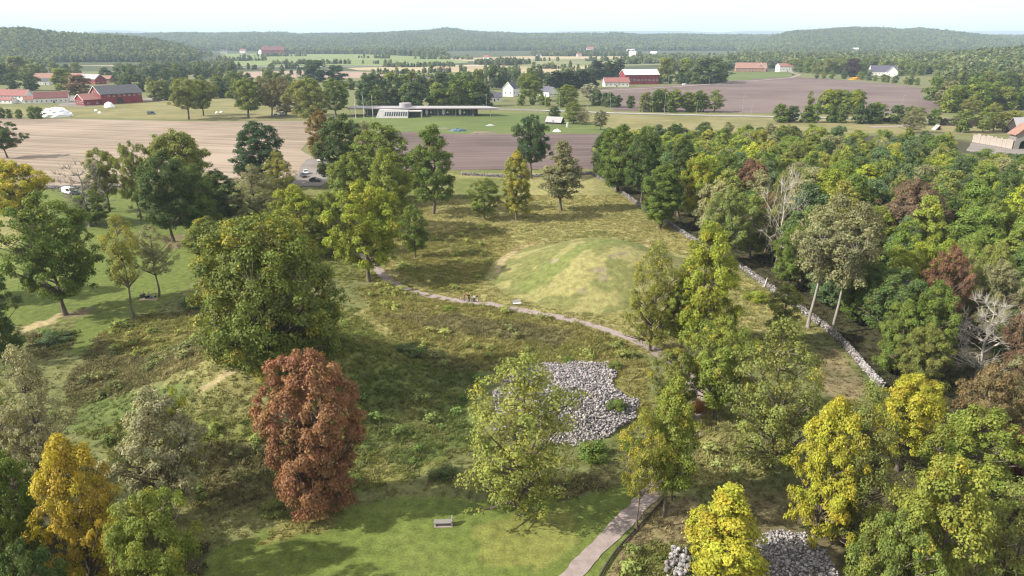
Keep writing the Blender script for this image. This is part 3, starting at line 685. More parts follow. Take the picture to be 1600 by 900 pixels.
tree(1318, 845, 600, 130, 'sparse2', OL, "olive tree right of the bright yellow tree", .12)
tree(1402, 735, 592, 142, 'spread1', YE, "tree with a yellow top at the near end of the stone wall", .25)
tree(1500, 815, 640, 150, 'round1', BG, "full green tree right of the yellow topped tree", .03)
tree(1425, 990, 722, 210, 'wild', (.195, .208, .036), "big light green tree at the bottom right corner", .12)
tree(1560, 960, 748, 170, 'sparse2', (.18, .195, .05), "pale green airy tree at the bottom right corner", .06)
tree(1625, 930, 735, 130, 'wild', YG, "yellow green tree cut by the right edge near the bottom", .1)
tree(1517, 735, 570, 116, 'round2', BR, "rusty brown tree near the end of the stone wall", .02)
tree(1602, 800, 648, 96, 'oval1', (.12, .042, .035), "dark wine red tree at the right edge low down")
tree(1370, 1010, 800, 140, 'round2', G2, "green tree at the bottom edge left of the light green corner tree", .08)
# --- bottom left
tree(272, 808, 612, 150, 'oval2', SI, "silvery grey leaved tree behind the golden tree at lower left")
tree(300, 775, 605, 60, 'sparse1', YG, "thin yellow green sapling rising behind the silvery tree", .1, name='young_tree')
tree(150, 925, 682, 150, 'wild', GO, "golden orange tree at lower left", .45)
tree(265, 985, 770, 156, 'round2', BG, "fresh green tree at the bottom edge right of the golden tree", .06)
tree(48, 905, 705, 100, 'round1', G1, "green tree left of the golden tree at the left edge")
tree(80, 765, 540, 118, 'sparse1', SI, "thin grey leaved tree with dark trunk at lower left", name='deciduous_tree')
tree(2, 760, 530, 92, 'sparse2', OL, "olive tree with brown tints cut by the left edge", .2)
tree(-30, 1040, 800, 150, 'wild', DK, "dark shaded tree in the bottom left corner")
tree(95, 1080, 850, 120, 'round2', DK, "dark low tree at the bottom edge under the golden tree")
tree(-75, 880, 640, 140, 'round1', G1, "green tree outside the left edge beside the thin grey tree")
tree(-190, 1010, 720, 190, 'round2', G1, "green tree far outside the bottom left corner")
tree(190, 1260, 985, 190, 'wild', DK, "dark tree below the frame at lower left")
tree(-120, 1350, 1000, 240, 'round2', DK, "tall tree below the frame in the far left corner")
# --- wood beyond the stone wall: the ones that stand out
tree(1212, 420, 262, 70, 'bare1', G2, "half bare tree with pale forked trunk behind the stone wall", name='bare_tree', bark='bark_pale')
tree(1206, 412, 268, 56, 'sparse1', OL, "thin leafy crown around the pale forked trunk", .0, name='woodland_tree')
tree(1262, 512, 305, 130, 'leaning', GY_, "tall grey green tree with a pale leaning trunk, left of its twin", bark='bark_mid', rz=0)
tree(1300, 522, 318, 120, 'leaning', GY_, "tall grey green tree with a pale leaning trunk, right of its twin", bark='bark_mid', rz=.2)
tree(1526, 590, 462, 122, 'bare2', SI, "bare white branched tree at the right side of the wood", name='bare_tree', bark='bark_pale')
tree(1165, 352, 250, 70, 'round1', (.16, .085, .055), "reddish brown tree in the front of the wood behind the wall")
tree(1195, 395, 300, 66, 'round2', BR, "dull brown tree right below the reddish brown tree")
tree(1085, 352, 240, 66, 'oval2', YG, "yellow green tree at the front edge of the wood", .25)
tree(1060, 338, 215, 56, 'oval1', DK, "dark green tree left of the yellow green tree at wood edge")
tree(1125, 345, 236, 66, 'round1', G1, "round green tree right of the yellow green tree at wood edge")
tree(965, 300, 195, 76, 'round1', G1, "green tree at the far corner of the stone wall")
tree(942, 282, 205, 42, 'oval1', DK, "dark narrow tree at the far tip of the wood")
tree(1002, 318, 200, 70, 'round2', (.08, .118, .03), "full green tree second from the far wall corner")
tree(1130, 415, 290, 80, 'round2', (.175, .205, .058), "pale green tree behind the stone wall middle")
tree(1412, 400, 283, 120, 'spread1', (.15, .105, .07), "wide purplish brown tree in the middle of the wood")
tree(1430, 505, 370, 124, 'spread2', YG, "bright yellow green tree in the middle of the right hand wood")
tree(1462, 530, 385, 76, 'round2', (.17, .09, .055), "rusty red tree overlapping the bright yellow green wood tree")
tree(1440, 588, 440, 96, 'oval2', G1, "tall green tree with a bare lower trunk beside the wall")
tree(1398, 582, 470, 78, 'wild', (.14, .18, .036), "green bushy tree leaning over the near part of the stone wall")
tree(1436, 612, 508, 80, 'wild', OL, "olive bush like tree at the near end of the stone wall")
tree(1232, 455, 352, 70, 'round2', G1, "green tree left of the pale leaning trunks behind the wall")
tree(1345, 505, 405, 84, 'round1', G1, "dark green tree right of the pale leaning trunks")
tree(1590, 610, 470, 90, 'round2', (.15, .095, .06), "reddish tree behind the bare white tree at right edge")
tree(1600, 680, 540, 110, 'sparse2', GY_, "grey green tree at the right edge below the bare white tree")
# --- wood: the rest, spaced so that crowns touch
WPOLY = [(938, 262), (1005, 312), (1080, 360), (1165, 410), (1215, 448), (1290, 500), (1385, 598), (1470, 660), (1560, 790), (1700, 900), (2300, 900), (2300, 275), (1660, 275), (1560, 272), (1480, 254), (1350, 244), (1200, 236), (1000, 234), (950, 245)]
WL = polyline([(926, 273), (996, 320), (1080, 374), (1150, 414), (1205, 453), (1275, 503), (1335, 558), (1376, 606)], 3)
def wood_fill():
    rnd = random.Random(5); out = []
    wp = [at(*p, flat=True)[:2] for p in WPOLY]
    pal = [(G1, 'mid green', 5), (DK, 'dark green', 4), (OL, 'olive', 4), (G2, 'green', 4), (GY_, 'grey green', 6), (BG, 'fresh green', 3), (YG, 'yellow green', 2), (OLY, 'yellowish olive', 2), (CW, 'cool green', 3)]
    bag = [p for p in pal for _ in range(p[2])]
    cand = []
    for i in range(9000):
        x = rnd.uniform(15, 230); y = rnd.uniform(60, 340); cand.append((x, y))
    X = np.array(cand); ok = inside(X[:, 0], X[:, 1], wp); X = X[ok]
    for x, y in X:
        px, py = proj(x, y, 8.0)
        if px > 1730 or py > 960: continue
        r = rnd.uniform(3.9, 6.4)
        if np.min(np.hypot(WL[:, 0] - x, WL[:, 1] - y)) < r * .9 + 1.5: continue
        if any((x - a) ** 2 + (y - b) ** 2 < (.62 * (r + c) if k < NSPEC else .80 * (r + c)) ** 2 for k, (a, b, c) in enumerate(TREES + out)): continue
        if y < 108 and 1440 < px < 1620 and 440 < py < 640: continue
        out.append((x, y, r))
    res = []
    for x, y, r in out:
        colr, word, _ = rnd.choice(bag); j = rnd.uniform(1.0, 1.4)
        h = rnd.uniform(10.5, 14.5) if y > 235 else rnd.uniform(12.5, 18) if y > 150 else rnd.uniform(12, 17)
        pxx = proj(x, y, 5)[0]
        if pxx > 1490:
            while h > 4 and proj(x, y, h)[1] < 240: h -= .5
            if h < 7: continue
        pr = rnd.choice(['wood1', 'wood2', 'wood3', 'wood4', 'wood5'] if y > 130 else ['round1', 'round2', 'wild', 'sparse2', 'oval2'])
        res.append((x, y, r, h, pr, tuple(c * j for c in colr), word))
    return res
NSPEC = len(TREES)
ORD = ['first', 'second', 'third', 'fourth', 'fifth', 'sixth', 'seventh', 'eighth', 'ninth', 'tenth', 'eleventh', 'twelfth', 'thirteenth', 'fourteenth', 'fifteenth', 'sixteenth', 'seventeenth', 'eighteenth', 'nineteenth', 'twentieth',
       'twenty-first', 'twenty-second', 'twenty-third', 'twenty-fourth', 'twenty-fifth', 'twenty-sixth', 'twenty-seventh', 'twenty-eighth', 'twenty-ninth', 'thirtieth', 'thirty-first', 'thirty-second', 'thirty-third', 'thirty-fourth', 'thirty-fifth', 'thirty-sixth', 'thirty-seventh', 'thirty-eighth', 'thirty-ninth', 'fortieth', 'forty-first', 'forty-second', 'forty-third', 'forty-fourth', 'forty-fifth']
FILL = wood_fill()
print("wood fill", len(FILL))
BANDS = [(255, 999, "along the right wood's far back edge"), (222, 255, "in the right wood's back rows"), (192, 222, "in the right wood's upper middle"), (165, 192, "in the right wood's middle rows"), (138, 165, "in the right wood's lower middle"), (110, 138, "in the right wood's near rows"), (0, 110, "in the right wood's nearest part")]
for lo, hi, ph in BANDS:
    row = sorted([f for f in FILL if lo <= f[1] < hi], key=lambda f: proj(f[0], f[1], 10)[0])
    cnt = {}
    for x, y, r, h, pr, colr, word in row:
        k = cnt[word] = cnt.get(word, -1) + 1
        lab = f"{ORD[k]} {word} tree from the left {ph}"
        put_tree('woodland_tree', pr, (x, y, Z1(x, y)), h, r, colr, TRND.choice([0, 0, 0, 0, .07]), lab, "trees of the wood behind the stone wall", TRND.choice(['bark', 'bark_grey', 'bark_grey']))
# ------------------------------------------------------------------ middle distance: trees that can be told apart
def far_tree(px, base, top, w, proto, colour, label, group=None, name='field_tree', autumn=0.):
    b = at(px, base, flat=True); h, r = metres(px, top, w, b)
    return put_tree(name, proto, b, max(h, 2.), r, colour, autumn, label, group)
HZ = 1.0
for a in [
 (295, 187, 121, 68, 'spread2', OL, "olive tree with bare forked trunk at the top of the stubble field"),
 (318, 181, 124, 50, 'spread1', G2, "green tree close behind the forked olive tree in the stubble field"),
 (388, 184, 122, 66, 'spread1', G2, "green tree, first of the row behind the stubble field"),
 (425, 183, 121, 54, 'spread2', (.16, .14, .06), "brownish olive tree, second of the row behind the stubble field"),
 (447, 181, 119, 50, 'sparse2', (.165, .14, .065), "brownish thin tree, third of the row behind the stubble field"),
 (484, 200, 121, 88, 'spread1', OL, "largest olive tree at the right end of the row behind stubble field"),
 (525, 182, 122, 60, 'round2', G1, "green tree just left of the flagpoles"),
 (492, 128, 94, 52, 'mid1', (.05, .082, .036), "tallest dark green tree standing before the far pink field"),
 (526, 128, 102, 36, 'mid1', (.05, .082, .036), "dark green tree right beside the tallest dark tree"),
 (342, 150, 117, 32, 'mid2', G1, "green tree right of the two stubble field trees"),
 (828, 158, 112, 52, 'round2', G2, "light green round tree beside the white gabled house"),
 (886, 166, 132, 40, 'round1', BG, "bright green round tree by the main road"),
 (922, 158, 130, 40, 'round2', (.27, .275, .2), "silver leaved willow beside the main road"),
 (896, 193, 158, 34, 'round1', G2, "green tree on the lawn in front of the main road"),
 (910, 195, 168, 26, 'sparse2', GY_, "grey green bush like tree right of the lawn tree"),
 (938, 203, 172, 26, 'round2', GY_, "grey green small tree near the lawn's right end"),
 (866, 186, 166, 20, 'round1', DK, "dark little tree beside the grey roofed shed"),
 (590, 175, 140, 40, 'mid1', DK, "dark tree behind the long low building, left part"),
 (126, 148, 117, 46, 'mid1', (.16, .10, .045), "russet brown tree beside the red barn"),
 (100, 140, 107, 38, 'mid1', BG, "bright green round tree among the farm houses"),
 (30, 122, 88, 44, 'mid1', OL, "olive tree at the left edge above the white farmhouse"),
 (55, 125, 100, 34, 'mid3', OL, "round olive tree behind the farmhouse roof"),
 (22, 140, 114, 26, 'mid3', DK, "dark round bush tree above the long white farmhouse"),
 (50, 142, 114, 34, 'mid3', DK, "dark tree right above the long white farmhouse"),
 (5, 132, 100, 34, 'mid1', DK, "dark tree at the left edge by the farm"),
 (1330, 120, 92, 30, 'mid1', PU, "dark purple leaved tree beside the villa with slate roof"),
 (1345, 118, 98, 22, 'mid3', DK, "dark tree between the purple tree and the villa"),
 (590, 132, 118, 26, 'mid3', PU, "dark wine coloured bush behind the flagpoles"),
 (1105, 130, 90, 66, 'mid1', (.085, .115, .038), "huge round green tree at the left end of the brown field"),
 (1070, 128, 92, 40, 'mid1', G2, "green tree left of the huge round tree by the brown field"),
 (1128, 128, 97, 30, 'mid3', DK, "dark tree right of the huge round tree by the brown field"),
 (1040, 128, 90, 36, 'mid1', OL, "olive tree above the red building with white roof"),
 (1265, 168, 142, 14, 'mid2', OL, "slim olive tree alone before the large brown field"),
 (1515, 178, 150, 34, 'sparse2', OLY, "pale yellowish birch tree near the dark palisade"),
 (1545, 205, 160, 36, 'sparse1', OLY, "slender birch with white trunk behind the pale fence"),
 (1425, 208, 166, 40, 'sparse2', GY_, "grey green tree beside the gravel driveway"),
]: far_tree(*a)
def belt(pts, n, hw, cols, phrase, group, protos=('mid1', 'mid2', 'mid3'), name='field_tree', seed=1, wk=1.0):
    """row of trees between photograph pixels (column, base row); hw = (min,max) height in metres"""
    rnd = random.Random(seed * 131 + n); P = [np.array(at(*p, flat=True)) for p in pts]
    seg = [np.linalg.norm(b - a) for a, b in zip(P[:-1], P[1:])]; tot = sum(seg); items = []
    for i in range(n):
        s = (i + .5 + rnd.uniform(-.3, .3)) / n * tot; k = 0
        while k < len(seg) - 1 and s > seg[k]: s -= seg[k]; k += 1
        q = P[k] + (P[k+1] - P[k]) * min(1, s / seg[k]); h = rnd.uniform(*hw)
        items.append((q, h, rnd.choice(cols), rnd.choice(protos)))
    items.sort(key=lambda t: proj(*t[0])[0])
    for i, (q, h, c, pr) in enumerate(items):
        j = rnd.uniform(.85, 1.15); lab = f"{ORD[i]} tree from the left {phrase}"
        put_tree(name, pr, (q[0] + rnd.uniform(-2, 2), q[1] + rnd.uniform(-4, 4), 0), h, h * rnd.uniform(.3, .42) * wk, tuple(x * j for x in c), 0, lab, group)
GG = [G1, DK, G2, OL, CW]
for b_ in [
 ([(1003, 174), (1060, 175), (1120, 175)], 10, (13, 17), [G2, OL, G1], "in the row above the main road", "row of trees along the road", ('mid2', 'mid3', 'wood4')),
 ([(1280, 177), (1345, 178)], 6, (15, 17), [G2, OL, YG], "in the umbrella shaped row before the brown field", "umbrella shaped row", ('wood5', 'mid3')),
 ([(1208, 191), (1300, 192), (1400, 193), (1470, 196)], 13, (9, 13), [DK, G1, G1], "in the dark hedge row beside the main road", "hedge row by the road", ('mid1', 'mid3')),
 ([(556, 170), (640, 168), (700, 168), (765, 165)], 18, (14, 21), [DK, G1, CW, G2], "in the belt right behind the long low building", "tree belt behind the building"),
 ([(560, 156), (640, 152), (720, 150), (750, 146)], 14, (16, 23), GG, "in the second belt behind the long building", "second tree belt"),
 ([(540, 140), (620, 138), (700, 136), (760, 132)], 9, (8, 13), GG, "in the third belt behind the long building", "third tree belt"),
 ([(855, 143), (900, 139), (930, 138)], 12, (15, 20), [(.045, .066, .032)], "in the dark conifer row", "dark conifer row", ('spruce', 'mid4'), 'conifer_tree'),
 ([(925, 124), (972, 122)], 6, (20, 25), [(.045, .066, .032), DK], "in the tall conifers by the red building", "tall conifers", ('spruce', 'mid2'), 'conifer_tree'),
 ([(925, 164), (960, 168), (985, 169)], 7, (8, 12), [DK, CW], "in the dark shrubs right of the silver willow", "dark shrubs by the willow", ('mid3', 'mid1')),
 ([(800, 164), (840, 164), (880, 168)], 5, (6, 12), [G1, G2], "in the garden growth by the white houses", "garden growth by the white houses", ('mid3', 'mid1')),
 ([(690, 150), (720, 147), (745, 140), (790, 136), (850, 132)], 11, (17, 24), GG, "in the trees around the white gabled house", "trees by the white house"),
 ([(230, 158), (260, 156), (330, 154), (375, 150)], 9, (13, 18), GG, "in the trees right of the red barn", "trees right of the red barn"),
 ([(180, 143), (260, 145), (330, 143), (380, 138), (460, 140)], 17, (13, 19), GG, "in the trees behind the red barn", "trees behind the red barn"),
 ([(180, 118), (260, 116), (340, 114), (370, 112)], 14, (12, 17), [CW, DK, G1], "in the hedge line before the pale far fields", "hedge line before the far fields"),
 ([(160, 128), (230, 128), (300, 124), (370, 122)], 16, (14, 20), [CW, DK, G1], "in the wide belt above the red barn", "belt above the red barn"),
 ([(-60, 126), (0, 122), (50, 118), (130, 118)], 13, (14, 21), [DK, CW, OL], "in the trees behind the farm houses", "trees behind the farm houses"),
 ([(1010, 130), (1060, 131), (1100, 131), (1130, 129)], 10, (9, 15), [DK, G1], "in the dark growth right of the red building", "growth right of the red building"),
 ([(1235, 112), (1290, 116), (1330, 114), (1420, 118), (1490, 120)], 20, (17, 25), [G2, OL, G1], "in the garden trees behind the brown field", "garden trees beyond the brown field"),
 ([(1260, 122), (1340, 124), (1400, 130), (1440, 134)], 14, (7, 12), GG, "in the shrubs above the brown field", "shrubs above the brown field"),
 ([(1455, 158), (1500, 152), (1560, 146), (1640, 144)], 12, (17, 23), [G1, DK, OL], "at the back of the grove beside the brown field", "grove right of the brown field"),
 ([(1475, 176), (1540, 172), (1640, 172)], 12, (16, 21), [G1, BG, OL], "at the front of the grove beside the brown field", "grove right of the brown field"),
 ([(1465, 166), (1540, 160), (1640, 158)], 11, (16, 22), [G1, DK, GY_], "in the middle of the grove beside the brown field", "grove right of the brown field"),
 ([(1490, 208), (1600, 205)], 5, (11, 15), [G2, OLY], "behind the pale fence", "trees behind the pale fence", ('wood4', 'mid3')),
 ([(-20, 185), (30, 186), (66, 186)], 6, (6, 9), [DK, G1], "in the bushes left of the white stack", "bushes by the white stack", ('mid3',)),
]: belt(*b_, seed=int(b_[0][0][0] + 100), wk=1.15)
# ------------------------------------------------------------------ distant woods: one mass, instanced trees
def far_proto(seed, H, R, shape, n=26, per=14, leaf=1.5, cr=2.3):
    t = make_tree(seed, H, R, shape, .05, n, per, leaf, cr, sides=3, lobes=.3)
    me = t['crown']; me.materials.clear(); me.materials.append(M['leaf_far'])
    o = bpy.data.objects.new("far_crown", me); return o
def instancer(name, P, scale, rz, col, kinds, protos, label):
    me = bpy.data.meshes.new(name); me.vertices.add(len(P)); me.vertices.foreach_set("co", np.asarray(P, np.float32).ravel()); me.update()
    add_attr(me, 'sc', scale, 'FLOAT_VECTOR'); add_attr(me, 'rz', np.stack([0 * rz, 0 * rz, rz], 1), 'FLOAT_VECTOR'); add_attr(me, 'kindno', kinds)
    add_attr(me, 'col', np.concatenate([col, np.ones((len(P), 1))], 1), 'FLOAT_COLOR')
    o = link(name, me); tag(o, label, None, None, "stuff")
    g = bpy.data.node_groups.new(name + "_scatter", 'GeometryNodeTree'); g.interface.new_socket("Geometry", in_out='INPUT', socket_type='NodeSocketGeometry'); g.interface.new_socket("Geometry", in_out='OUTPUT', socket_type='NodeSocketGeometry')
    gi = g.nodes.new('NodeGroupInput'); go = g.nodes.new('NodeGroupOutput'); jn = g.nodes.new('GeometryNodeJoinGeometry'); lk = g.links.new
    def named(n, t):
        a = g.nodes.new('GeometryNodeInputNamedAttribute'); a.data_type = t; a.inputs['Name'].default_value = n; return a.outputs['Attribute']
    for i, pr in enumerate(protos):
        oi = g.nodes.new('GeometryNodeObjectInfo'); oi.inputs['Object'].default_value = pr
        ip = g.nodes.new('GeometryNodeInstanceOnPoints'); cp = g.nodes.new('FunctionNodeCompare'); cp.data_type = 'FLOAT'; cp.operation = 'EQUAL'; cp.inputs['Epsilon'].default_value = .1
        lk(named('kindno', 'FLOAT'), cp.inputs[0]); cp.inputs[1].default_value = float(i); lk(cp.outputs[0], ip.inputs['Selection'])
        lk(gi.outputs[0], ip.inputs['Points']); lk(oi.outputs['Geometry'], ip.inputs['Instance']); lk(named('sc', 'FLOAT_VECTOR'), ip.inputs['Scale'])
        er = g.nodes.new('FunctionNodeEulerToRotation'); lk(named('rz', 'FLOAT_VECTOR'), er.inputs[0]); lk(er.outputs[0], ip.inputs['Rotation']); lk(ip.outputs[0], jn.inputs[0])
    lk(jn.outputs[0], go.inputs[0]); md = o.modifiers.new("scatter", 'NODES'); md.node_group = g
    return o
far_protos = [far_proto(61, 12, 5.2, 'dome'), far_proto(62, 14, 4.6, 'oval'), far_proto(63, 12, 5.0, 'round'), far_proto(64, 16, 3.2, 'cone', 22)]
rng = np.random.default_rng(9)
fp = []; fs = []
def forest_patch(P, smin=.8, smax=1.3):
    fp.append(P); fs.append(rng.uniform(smin, smax, len(P)))
def sample_ridge(k, spacing, front, pxlo=-250, pxhi=1850):
    D, fw, bw, tab = RIDGES[k]; y0 = D - fw * front; y1 = D + bw * .12
    area_w = (pxhi - pxlo) / FPX * D
    n = int(area_w * (y1 - y0) / spacing ** 2); y = rng.uniform(y0, y1, n); px = rng.uniform(pxlo, pxhi, n); x = (px - 800) / FPX * (y * CP + 17)
    z = Z(x, y); c = ridge_crest(x, y, tab, D); m = (z > 3.0) & (c > 4)
    # clearings
    m &= ~((fbm(x, y, 260, 50 + k) > .62) & (z < 45))
    return np.stack([x, y, z], 1)[m]
forest_patch(sample_ridge(0, 8.5, .98, -250, 360), .6, 1.2)
forest_patch(sample_ridge(1, 15, 1.0), .9, 1.6)
forest_patch(sample_ridge(2, 14, .98, 1130, 1750), .9, 1.5)
forest_patch(sample_ridge(3, 9.5, .98, 1380, 1900), .8, 1.4)
def patch_px(poly, spacing, smin=.7, smax=1.2, thin=.0):
    wp = np.array([at(*p, flat=True)[:2] for p in poly]); lo = wp.min(0); hi = wp.max(0)
    n = int((hi[0]-lo[0]) * (hi[1]-lo[1]) / spacing ** 2); X = rng.uniform(lo, hi, (n, 2)); m = inside(X[:, 0], X[:, 1], wp) & (fbm(X[:, 0], X[:, 1], 60, 71) > thin - 1.2)
    X = X[m]; forest_patch(np.stack([X[:, 0], X[:, 1], Z(X[:, 0], X[:, 1])], 1), smin, smax)
patch_px([(-200, 108), (80, 104), (75, 96), (-200, 94)], 9)
patch_px([(180, 112), (370, 108), (360, 104), (180, 105)], 10, .6, 1.0, .9)
patch_px([(100, 94), (330, 90), (330, 86), (100, 90)], 11, .7, 1.1)
patch_px([(1140, 108), (1260, 106), (1500, 108), (1650, 112), (1650, 90), (1480, 92), (1130, 95)], 9, .9, 1.4)
patch_px([(1480, 140), (1700, 138), (1700, 108), (1520, 110), (1470, 122)], 8, .9, 1.4)
patch_px([(430, 84.5), (560, 84.5), (700, 90), (690, 84), (560, 80.5), (430, 81)], 14, .9, 1.5)
patch_px([(740, 101), (790, 98), (830, 100), (790, 103)], 9, .6, 1, .9)
patch_px([(830, 88), (1000, 88), (1000, 85), (830, 85)], 14, .7, 1.2, .8)
patch_px([(960, 101), (1140, 97), (1140, 92), (1000, 93)], 11, .7, 1.2, .7)
patch_px([(560, 130), (740, 131), (745, 126), (560, 127)], 9, .5, .8, .9)
patch_px([(1180, 88), (1480, 90), (1480, 84), (1150, 84)], 14, .9, 1.4)
patch_px([(190, 122), (340, 118), (335, 114), (185, 116)], 14, .5, .9, 1.0)
patch_px([(580, 117), (700, 114), (700, 112.5), (580, 115)], 11, .4, .7, 1.0)
patch_px([(760, 126), (930, 122), (930, 117), (760, 117)], 12, .5, .9, 1.0)
patch_px([(1040, 112), (1140, 108), (1150, 102), (1060, 103)], 11, .6, 1.1, .9)
patch_px([(1240, 112), (1640, 122), (1640, 108), (1240, 104)], 9, 1, 1.5)
patch_px([(-200, 130), (60, 118), (60, 108), (-200, 110)], 10, .9, 1.4)
for st_ in [[(300, 110), (480, 107.5), (480, 106.8), (300, 109)], [(420, 101.2), (620, 99.5), (620, 98.8), (420, 100.4)], [(740, 109), (960, 107), (960, 106), (740, 108)], [(640, 113.5), (930, 112.5), (930, 111.5), (640, 112.5)], [(300, 97), (420, 95), (420, 94), (300, 96)],
  [(780, 96.5), (1080, 94.5), (1080, 93.8), (780, 95.6)], [(560, 91), (760, 93.5), (760, 92.6), (560, 90.2)], [(340, 118.5), (500, 116.5), (500, 115.5), (340, 117.5)], [(620, 122), (760, 120), (760, 118.5), (620, 120.5)], [(330, 89), (480, 88), (480, 87.4), (330, 88.4)]]:
    patch_px(st_, 13, .35, .95, .95)
patch_px([(590, 106), (720, 104), (700, 102), (600, 103.5)], 9, .4, .7, 1.0)
FP = np.concatenate(fp); FS = np.concatenate(fs); n = len(FP)
base = np.array([(.115, .142, .052), (.09, .118, .046), (.155, .165, .065), (.06, .082, .038)])
kind = rng.choice(4, n, p=[.34, .22, .26, .18])
fc = base[kind] * rng.uniform(.75, 1.3, (n, 1)) * (1 + .2 * fbm(FP[:, 0], FP[:, 1], 300, 77))[:, None]
print("far trees", n)
instancer("distant_woodland", FP, np.stack([FS, FS, FS * rng.uniform(.85, 1.2, n)], 1), rng.uniform(0, 6.28, n), fc, kind.astype(float), far_protos, "continuous wood covering the far hills and field edges")

# ------------------------------------------------------------------ rough grass and weeds
M['grass'] = attr_mat('grass_blade', 'col', 'INSTANCER', nscale=2.0, lo=.8, hi=1.25, translucent=.5)
def tuft(seed, n, h, spread, lean):
    r = np.random.default_rng(seed); V = []; F = []
    for i in range(n):
        a = r.uniform(0, 6.28); p = np.array([r.normal() * spread, r.normal() * spread, -.05]); d = np.array([math.cos(a), math.sin(a), 0]); s = np.array([-d[1], d[0], 0]); hh = h * r.uniform(.5, 1.15); w = .05 + .03 * r.random(); b = len(V)
        l = lean * r.uniform(.3, 1.2) * hh
        V += [p - s * w, p + s * w, p + d * l * .35 + s * w * .8 + np.array([0, 0, hh * .62]), p + d * l * .35 - s * w * .8 + np.array([0, 0, hh * .62]), p + d * l + np.array([0, 0, hh])]
        F += [(b, b+1, b+2, b+3)]; F += [(b+3, b+2, b+4)]
    me = bpy.data.meshes.new("tuft"); me.from_pydata([tuple(v) for v in V], [], F); me.materials.append(M['grass']); return bpy.data.objects.new("tuft", me)
tufts = [tuft(1, 14, .36, .2, .9), tuft(2, 12, .48, .18, .7), tuft(3, 16, .28, .24, 1.1)]
def weed(seed):
    t = make_tree(seed, 1.3, .8, 'dome', .02, 12, 14, .13, .32, trunk=.03, sides=3, lobes=.4); me = t['crown']; me.materials.clear(); me.materials.append(M['leaf_far']); return bpy.data.objects.new("weed", me)
tufts += [weed(81), weed(82)]
n = 150000; X = rng.uniform(-120, 120, n); Y = 45 + 185 * rng.random(n) ** 1.25
px, py = proj(X, Y, 0); m = (px > -120) & (px < 1720) & (py < 960); X, Y = X[m], Y[m]
GCp, GRp = ground_cover(X, Y)
dp = np.full(len(X), 99.)
for p in path_main[::3]: dp = np.minimum(dp, np.hypot(X - p[0], Y - p[1]))
keep = (rng.random(len(X)) < np.clip(GRp * 1.3, 0, 1)) & (GRp > .15) & (dp > 1.2) & (np.hypot(X - 5.5, Y - 87.5) > 12.3) & (np.hypot(X - 28.5, Y - 52.5) > 8)
X, Y, GCp, GRp = X[keep], Y[keep], GCp[keep], GRp[keep]; n = len(X); print("tufts", n)
kind = rng.choice(3, n).astype(float); wd = (rng.random(n) < .02) & (GRp > .6) & (fbm(X, Y, 5, 91) > -.15); kind[wd] = rng.choice([3, 4], wd.sum())
sc = rng.uniform(.6, 1.25, n) * np.clip(.5 + GRp * .75, .4, 1.3); br_ = rng.uniform(.8, 1.3, n)[:, None]
colr = GCp * br_ * 1.5; colr[wd] = colr[wd] * np.array((.85, .98, .85)); st = rng.random(n) < .12; colr[st & ~wd] = colr[st & ~wd] * .5 + np.array((.30, .245, .13)) * .5
sc3 = np.stack([sc * 1.25, sc * 1.25, sc], 1)
instancer("meadow_grass", np.stack([X, Y, Z(X, Y)], 1), sc3, rng.uniform(0, 6.28, n), colr, kind, tufts, "uneven rough grass and weeds over the barrows and meadow")
# single shrubs that stand out
for i, (px_, py_, w, hgt, c, lab) in enumerate([
 (962, 640, 34, 1.6, G1, "dark green bush growing at the right edge of the cairn"), (985, 700, 46, 1.8, G1, "leafy bush below the right side of the cairn"), (930, 715, 60, 2.0, G1, "wide green shrub in front of the cairn"),
 (888, 566, 20, 1.2, G1, "small bush at the back left edge of the cairn"), (960, 576, 26, 1.5, OL, "olive bush at the back right edge of the cairn"), (640, 552, 60, 1.6, (.06, .08, .02), "dark sprawling bush on the right slope of the left barrow"),
 (700, 483, 26, .9, BG, "bright green patch of nettles below the people on the path"), (88, 532, 50, 1.6, CW, "grey green bush beside the mown lawn strip"), (310, 475, 60, 1.8, CW, "dark green shrub at the lawn's lower edge"),
 (1100, 872, 60, 1.4, OL, "low shrub between the small yellow tree and stones"), (1092, 640, 30, 1.8, OR, "orange autumn shrub where the path passes the wall trees"), (430, 800, 50, 1.2, OL, "low weed bush left of the copper red tree"),
 (690, 745, 46, 1.3, LUSH, "green weed clump at the foot of the barrow right of red tree"), (1180, 470, 40, 2.2, YG, "low yellow green bush inside the stone wall"),
 (1545, 245, 40, 3.5, G1, "green bush below the pale fence at right edge")]):
    b = at(px_, py_); put_tree('shrub', 'bush', b, hgt, .5 * w * depth(*b) / FPX, c, 0, lab, None, 'bark', 'shrub')
